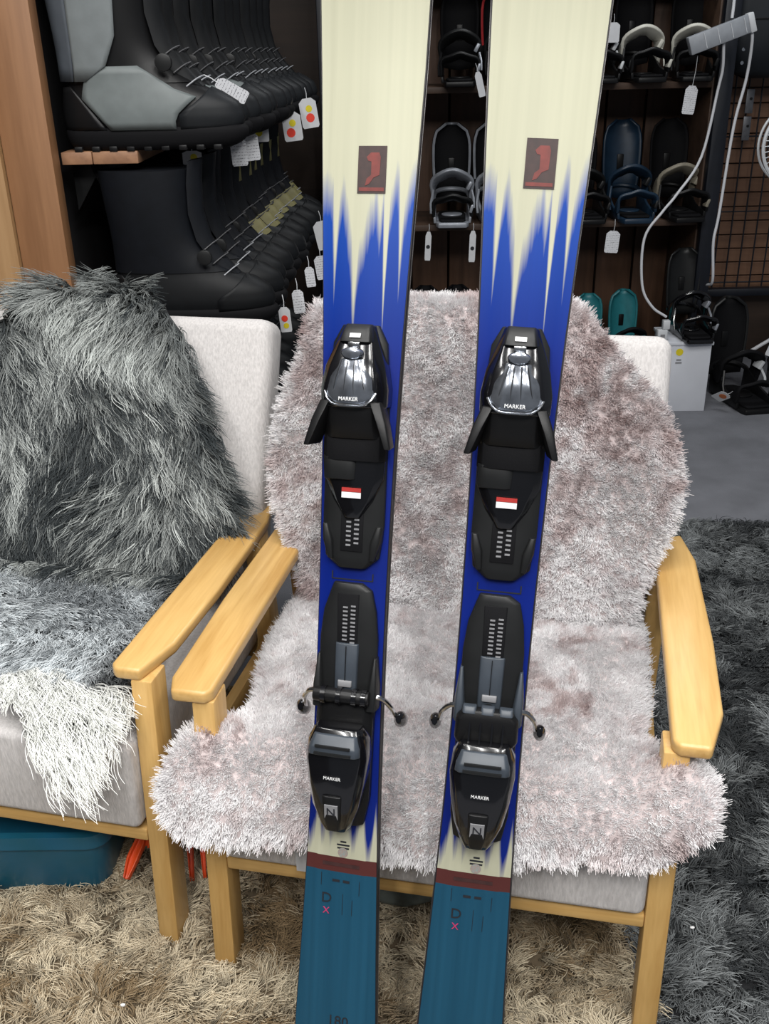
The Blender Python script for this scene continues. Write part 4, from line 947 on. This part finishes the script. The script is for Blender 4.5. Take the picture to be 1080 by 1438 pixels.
# ------------------------------------------------------------------ power strip and cords
t = thing('power_strip', 'grey power strip hanging aslant from its white cords', 'power strip', (1.243, 3.90, 1.424))
ps = Matrix.Rotation(-math.radians(19), 3, 'Y'); strip_mat = mat('strip_grey', (.30, .32, .35), .45, var=(40, .15))
body = MB().box((0, 0, 0), (.235, .036, .062), ps).build('body', strip_mat, t, bevel=.004)
MB().box(ps @ Vector((.108, -.001, 0)), (.022, .040, .066), ps).build('end_cap', white_plastic, t, bevel=.004)
for i in range(4):
    MB().box(ps @ Vector((-.061 + .048 * i, -.0185, 0)), (.002, .002, .05), ps).build('divider', white_plastic, t)
cord_mat = mat('white_cord', (.62, .63, .66), .5, var=(30, .06))
T0 = np.array([1.243, 3.90, 1.424])
def cord(pts, r): return MB().tube(catmull(np.array(pts) - T0, 6), r, 8).build('cord', cord_mat, t)
cord([(1.275, 3.91, 1.62), (1.278, 3.905, 1.53), (1.276, 3.90, 1.475)], .0055)
cord([(1.347, 3.90, 1.455), (1.358, 3.90, 1.40), (1.361, 3.92, 1.276), (1.339, 3.93, 1.106), (1.324, 3.93, .796), (1.315, 3.93, .688), (1.337, 3.95, .535), (1.34, 4.02, .50)], .0055)
cord([(1.257, 3.905, 1.41), (1.270, 3.92, 1.314), (1.263, 3.925, 1.242), (1.231, 3.93, 1.007), (1.150, 3.925, .872), (1.102, 3.925, .809), (1.042, 3.93, .708), (1.050, 3.93, .527), (1.096, 3.925, .44), (1.160, 3.93, .395)], .0052)
# cord on the floor by the wall
m = MB(); m.tube(catmull([(1.60, 4.25, .12), (1.70, 4.22, .20), (1.82, 4.2, .28), (1.95, 4.2, .30)], 5), .008, 8); o = m.build('white_cable', cord_mat); tag(o, 'short white cable running up beside the tall binding', 'cable')

# ------------------------------------------------------------------ wire grid on the wall, bracket, bag, fan
t = thing('wire_grid', 'black wire display grid in front of the brown boards', 'grid panel', (1.42, 4.60, .36))
for i in range(14):
    MB().tube([(.058 * i + .02, 0, 0), (.058 * i + .02, 0, 1.32)], .0035, 6).build('wire', metal_black, t)
for i in range(5):
    MB().tube([(0, .007, .02 + .32 * i), (.80, .007, .02 + .32 * i)], .0035, 6).build('wire', metal_black, t)
MB().box((.40, -.01, -.02), (.92, .05, .034)).build('bottom_rail', metal_black, t, bevel=.003)
for z in (.35, .95): MB().box((-.012, .01, z), (.012, .05, .03)).build('bracket', metal_black, t, bevel=.002)
t = thing('metal_bracket', 'flat silver metal strip in two sections hung on the wire grid', 'bracket', (1.615, 4.575, 1.00))
galv = mat('galvanised', (.20, .205, .22), .45, metal=.7, var=(60, .3))
for z in (.055, .165):
    o = MB().box((.0, 0, z), (.034, .006, .098)).build('plate', galv, t, bevel=.002); MB().disc((.004, -.003, z + .01), .006, -.003, 'y', 10).build('rivet', dark_grey, o)
t = thing('gear_bag', 'black padded gear bag hanging high on the wire grid', 'bag', (1.655, 4.45, 1.26))
m = MB(); m.loft([[(x, y, z) for x, y in rrect(hx, hy, .05)] for hx, hy, z in ((.12, .03, .0), (.195, .075, .03), (.21, .09, .15), (.21, .09, .38), (.18, .07, .44))]); m.build('body', mat('bag_black', (.008, .012, .018), .6, var=(8, .5), bump=(30, .4)), t, angle=70)
MB().tube(catmull([(-.08, 0, .43), (-.07, 0, .52), (.07, 0, .52), (.08, 0, .43)], 6), .010, 8).build('handle', black_satin, t)
MB().tube([(-.18, -.091, .22), (.18, -.091, .22)], .004, 6).build('zip', dark_grey, t)
for z in (.02, .07): MB().disc((-.165, -.08, z + .04), .007, -.004, 'y', 10).build('snap', chrome, t)
t = thing('wall_fan', 'white wall fan with a wire guard beside the wire grid', 'fan', (1.60, 3.90, 0))
fan_white = mat('fan_white', (.62, .64, .66), .4, var=(20, .05))
FC = np.array([0, 0, 1.045]); a = np.linspace(0, 2 * math.pi, 49)
for rr, w, yy in ((.150, .007, 0), (.148, .005, .06), (.10, .003, -.026), (.05, .003, -.035)): MB().tube([FC + (rr * math.cos(q), yy, rr * math.sin(q)) for q in a], w, 6).build('guard_ring', fan_white, t)
for i in range(44):
    q = i * 2 * math.pi / 44
    MB().tube([FC + (r_ * math.cos(q + tw), y, r_ * math.sin(q + tw)) for r_, y, tw in ((.03, -.038, 0), (.075, -.032, .08), (.12, -.020, .14), (.15, 0, .18))], .0018, 4).build('guard_wire', fan_white, t)
for i in range(4):
    q = i * math.pi / 2 + .4; m = MB(); rings = []
    for u in np.linspace(0, 1, 6):
        rr = .025 + .105 * u; wd = .02 + .05 * u * (1.25 - u); rings.append([FC + (rr * math.cos(q + s_ * wd / rr * .5 + .5 * u), .02 + s_ * .014 + e_, rr * math.sin(q + s_ * wd / rr * .5 + .5 * u)) for s_, e_ in ((-1, 0), (1, 0), (1, .003), (-1, .003))])
    m.loft(rings).build('blade', mat('fan_blade', (.20, .24, .28), .35, var=(20, .1)), t)
MB().disc(tuple(FC + (0, -.045, 0)), .032, .03, 'y', 20).build('hub_cap', fan_white, t, bevel=.004); MB().disc(tuple(FC + (0, .06, 0)), .055, .10, 'y', 20).build('motor', fan_white, t, bevel=.012)
MB().tube(catmull([(0, .15, 1.045), (.08, .30, 1.03), (.20, .55, 1.00), (.24, .745, 1.00)], 4), .014, 12).build('arm', fan_white, t)
MB().box((.24, .760, 1.00), (.09, .03, .14)).build('wall_mount', fan_white, t, bevel=.006)
